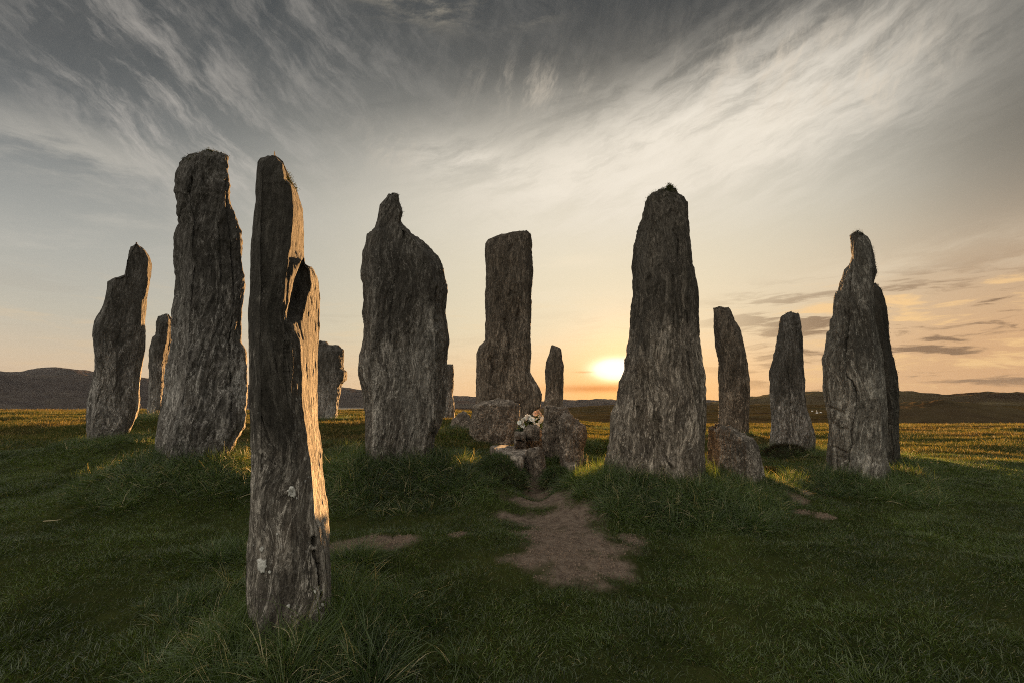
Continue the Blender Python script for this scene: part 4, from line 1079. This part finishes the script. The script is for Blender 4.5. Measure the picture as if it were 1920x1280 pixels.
# ------------------------------------------------------------------ white flowers on the cairn
def flowers():
    M_PET = simple_mat("white_petals", (.90, .90, .84), .6, .12, 20)
    M_PINK = simple_mat("blush_petals", (.80, .58, .42), .6, .15, 20)
    M_LEAF = blade_mat("flower_leaves", (.014, .028, .010), (.040, .070, .020), (.1, .09, .04), .05, (1.4, 1.4, .6))
    fr = Frame(996, 803, 8.15)
    root = bpy.data.objects.new("flower_bunch", None); COL.objects.link(root); root.location = fr.o
    tag(root, "bunch of white flowers laid between the cairn stones under the monolith", "flowers")
    rg = np.random.default_rng(5); n = 520
    a = rg.random(n) * 6.283
    roots = np.stack([rg.uniform(-.19, .19, n), rg.uniform(-.08, .10, n), rg.uniform(-.05, .20, n) * 1.0], 1)
    roots[:, 2] = np.minimum(roots[:, 2], .16 + .08 * roots[:, 0] / .19)
    d = np.stack([np.cos(a), np.sin(a), rg.random(n) * 1.2], 1); d /= np.linalg.norm(d, axis=1)[:, None]
    leafy("leaves", roots, d, .05 + .05 * rg.random(n), .02 + .02 * rg.random(n), np.full(n, .3), M_LEAF, root, rng=rg)
    # one bloom: a dome of overlapping petals
    def bloom(r, mat):
        V, Fc = [], []
        for lay, (k, tilt_, rr) in enumerate(((7, .25, 1.0), (6, .7, .8), (4, 1.15, .55))):
            for i in range(k):
                th = 2 * math.pi * (i + .5 * lay) / k; ca, sa = math.cos(th), math.sin(th); b0 = len(V)
                for (u, w_) in ((.08, .12), (.5, .42), (.9, .36), (1.05, .0)):
                    x0 = u * math.cos(tilt_) * rr; z0 = u * math.sin(tilt_) * rr + .06 * lay
                    for s_ in (-1, 1): V.append((r * (x0 * ca - s_ * w_ * rr * sa), r * (x0 * sa + s_ * w_ * rr * ca), r * (z0 - .12 * abs(w_))))
                for j in range(3): Fc.append((b0 + 2 * j, b0 + 2 * j + 1, b0 + 2 * j + 3, b0 + 2 * j + 2))
        return obj("flower", V, Fc, mat, root)
    spots = [(974, 792, 4, 0), (978, 789, 5, 0), (981, 796, 4, 0), (985, 786, 5.5, 0), (989, 782, 6, 0), (993, 783, 5.5, 0), (997, 786, 5, 0), (1000, 792, 4, 0), (1003, 798, 4, 0), (1008, 797, 4.5, 0),
             (1007, 786, 4, 0), (1004, 775, 4.5, 1), (1008, 772, 4.5, 1), (1012, 776, 4.5, 1), (1014, 782, 5, 0), (1017, 786, 4.5, 0), (984, 800, 3.5, 0), (1013, 790, 3.5, 0), (978, 799, 3, 0), (1010, 802, 3.5, 0)]
    first = {}
    for i, (px, py, rp, pk) in enumerate(spots):
        r = 1.15 * rp / F_PX * 8.15
        if pk not in first: f = first[pk] = bloom(4.6 / F_PX * 8.15, M_PINK if pk else M_PET)
        else: f = first[pk].copy(); COL.objects.link(f); f.parent = root
        p = fr.hit(np.array(px * 1.0), np.array(py * 1.0), np.array(-.10 - .03 * math.sin(i * 2.1))) - fr.o
        f.location = p; k = r / (4.6 / F_PX * 8.15); f.scale = (k, k, k)
        f.rotation_euler = (R(68 + 22 * math.sin(i * 1.7)), R(22 * math.cos(i * 2.3)), i * 1.1)
flowers()

# ------------------------------------------------------------------ sheep and stones on the moor
def sheep():
    M_W = simple_mat("wool", (.75, .72, .66), 1.0, .1, 6); M_F = simple_mat("sheep_face", (.05, .045, .04), .8)
    bm = bmesh.new()
    bmesh.ops.create_icosphere(bm, subdivisions=3, radius=1.0)
    for v in bm.verts:
        k = 1 + .07 * math.sin(v.co.x * 9) * math.cos(v.co.y * 8 + v.co.z * 7)
        v.co = Vector((v.co.x * .52 * k, v.co.y * .24 * k, v.co.z * .27 * k + .55))
    me = bpy.data.meshes.new("sheep"); bm.to_mesh(me); bm.free(); me.materials.append(M_W)
    for i, (px, py, rot, sc) in enumerate([(1523, 772.5, .3, 1.0), (1531.5, 772, 1.2, .95), (1532, 776, 2.9, 1.0), (1539, 775, .1, .9)]):
        d = ray(px, py); p = None
        for r in np.linspace(120, 420, 1500):
            t = r / math.hypot(d[0], d[1]); z = EYE + t * d[2]
            if z < terrain(t * d[0], t * d[1]): p = np.array([t * d[0], t * d[1], terrain(t * d[0], t * d[1])]); break
        if p is None: print("sheep missed"); continue
        o = bpy.data.objects.new("sheep", me); COL.objects.link(o); o.location = p; o.rotation_euler = (0, 0, rot); o.scale = (sc,) * 3
        tag(o, "white sheep grazing on the far moor between two right stones", "sheep", "sheep on the far moor")
        if i == 0:
            parts = []
            V = []; 
            for (x, rr, z) in ((.48, .07, .66), (.60, .11, .70), (.72, .09, .62), (.80, .05, .56)):
                for k in range(8): th = k * math.pi / 4; V.append((x, rr * math.cos(th), z + rr * math.sin(th)))
            Fh = [tuple(f) for f in grid_faces(4, 8, True).tolist()] + [tuple(range(24, 32))]
            hm = obj("head", V, Fh, M_F, o); parts.append(hm)
            for lx in (-.32, .32):
                for ly in (-.12, .12):
                    V = []
                    for (z, rr) in ((.45, .06), (.2, .035), (.0, .03)):
                        for k in range(6): th = k * math.pi / 3; V.append((lx + rr * math.cos(th), ly + rr * math.sin(th), z))
                    parts.append(obj("leg", V, [tuple(f) for f in grid_faces(3, 6, True).tolist()], M_F, o))
        else:
            for q in parts: c = q.copy(); COL.objects.link(c); c.parent = o
sheep()

# ------------------------------------------------------------------ haze
def haze():
    b = 2800.0; z0, z1 = -22.0, 150.0
    V = [(-b, -600, z0), (b, -600, z0), (b, b, z0), (-b, b, z0), (-b, -600, z1), (b, -600, z1), (b, b, z1), (-b, b, z1)]
    Fc = [(0, 3, 2, 1), (4, 5, 6, 7), (0, 1, 5, 4), (1, 2, 6, 5), (2, 3, 7, 6), (3, 0, 4, 7)]
    m = bpy.data.materials.new("haze_air"); m.use_nodes = True; t = m.node_tree; t.nodes.clear()
    out = t.nodes.new('ShaderNodeOutputMaterial'); v = t.nodes.new('ShaderNodeVolumePrincipled')
    v.inputs['Color'].default_value = (.92, .9, .88, 1); v.inputs['Density'].default_value = HAZE; v.inputs['Anisotropy'].default_value = .65
    t.links.new(v.outputs[0], out.inputs['Volume'])
    o = obj("haze", V, Fc, m, smooth=False); tag(o, kind='stuff')
HAZE = 0.00008
haze()
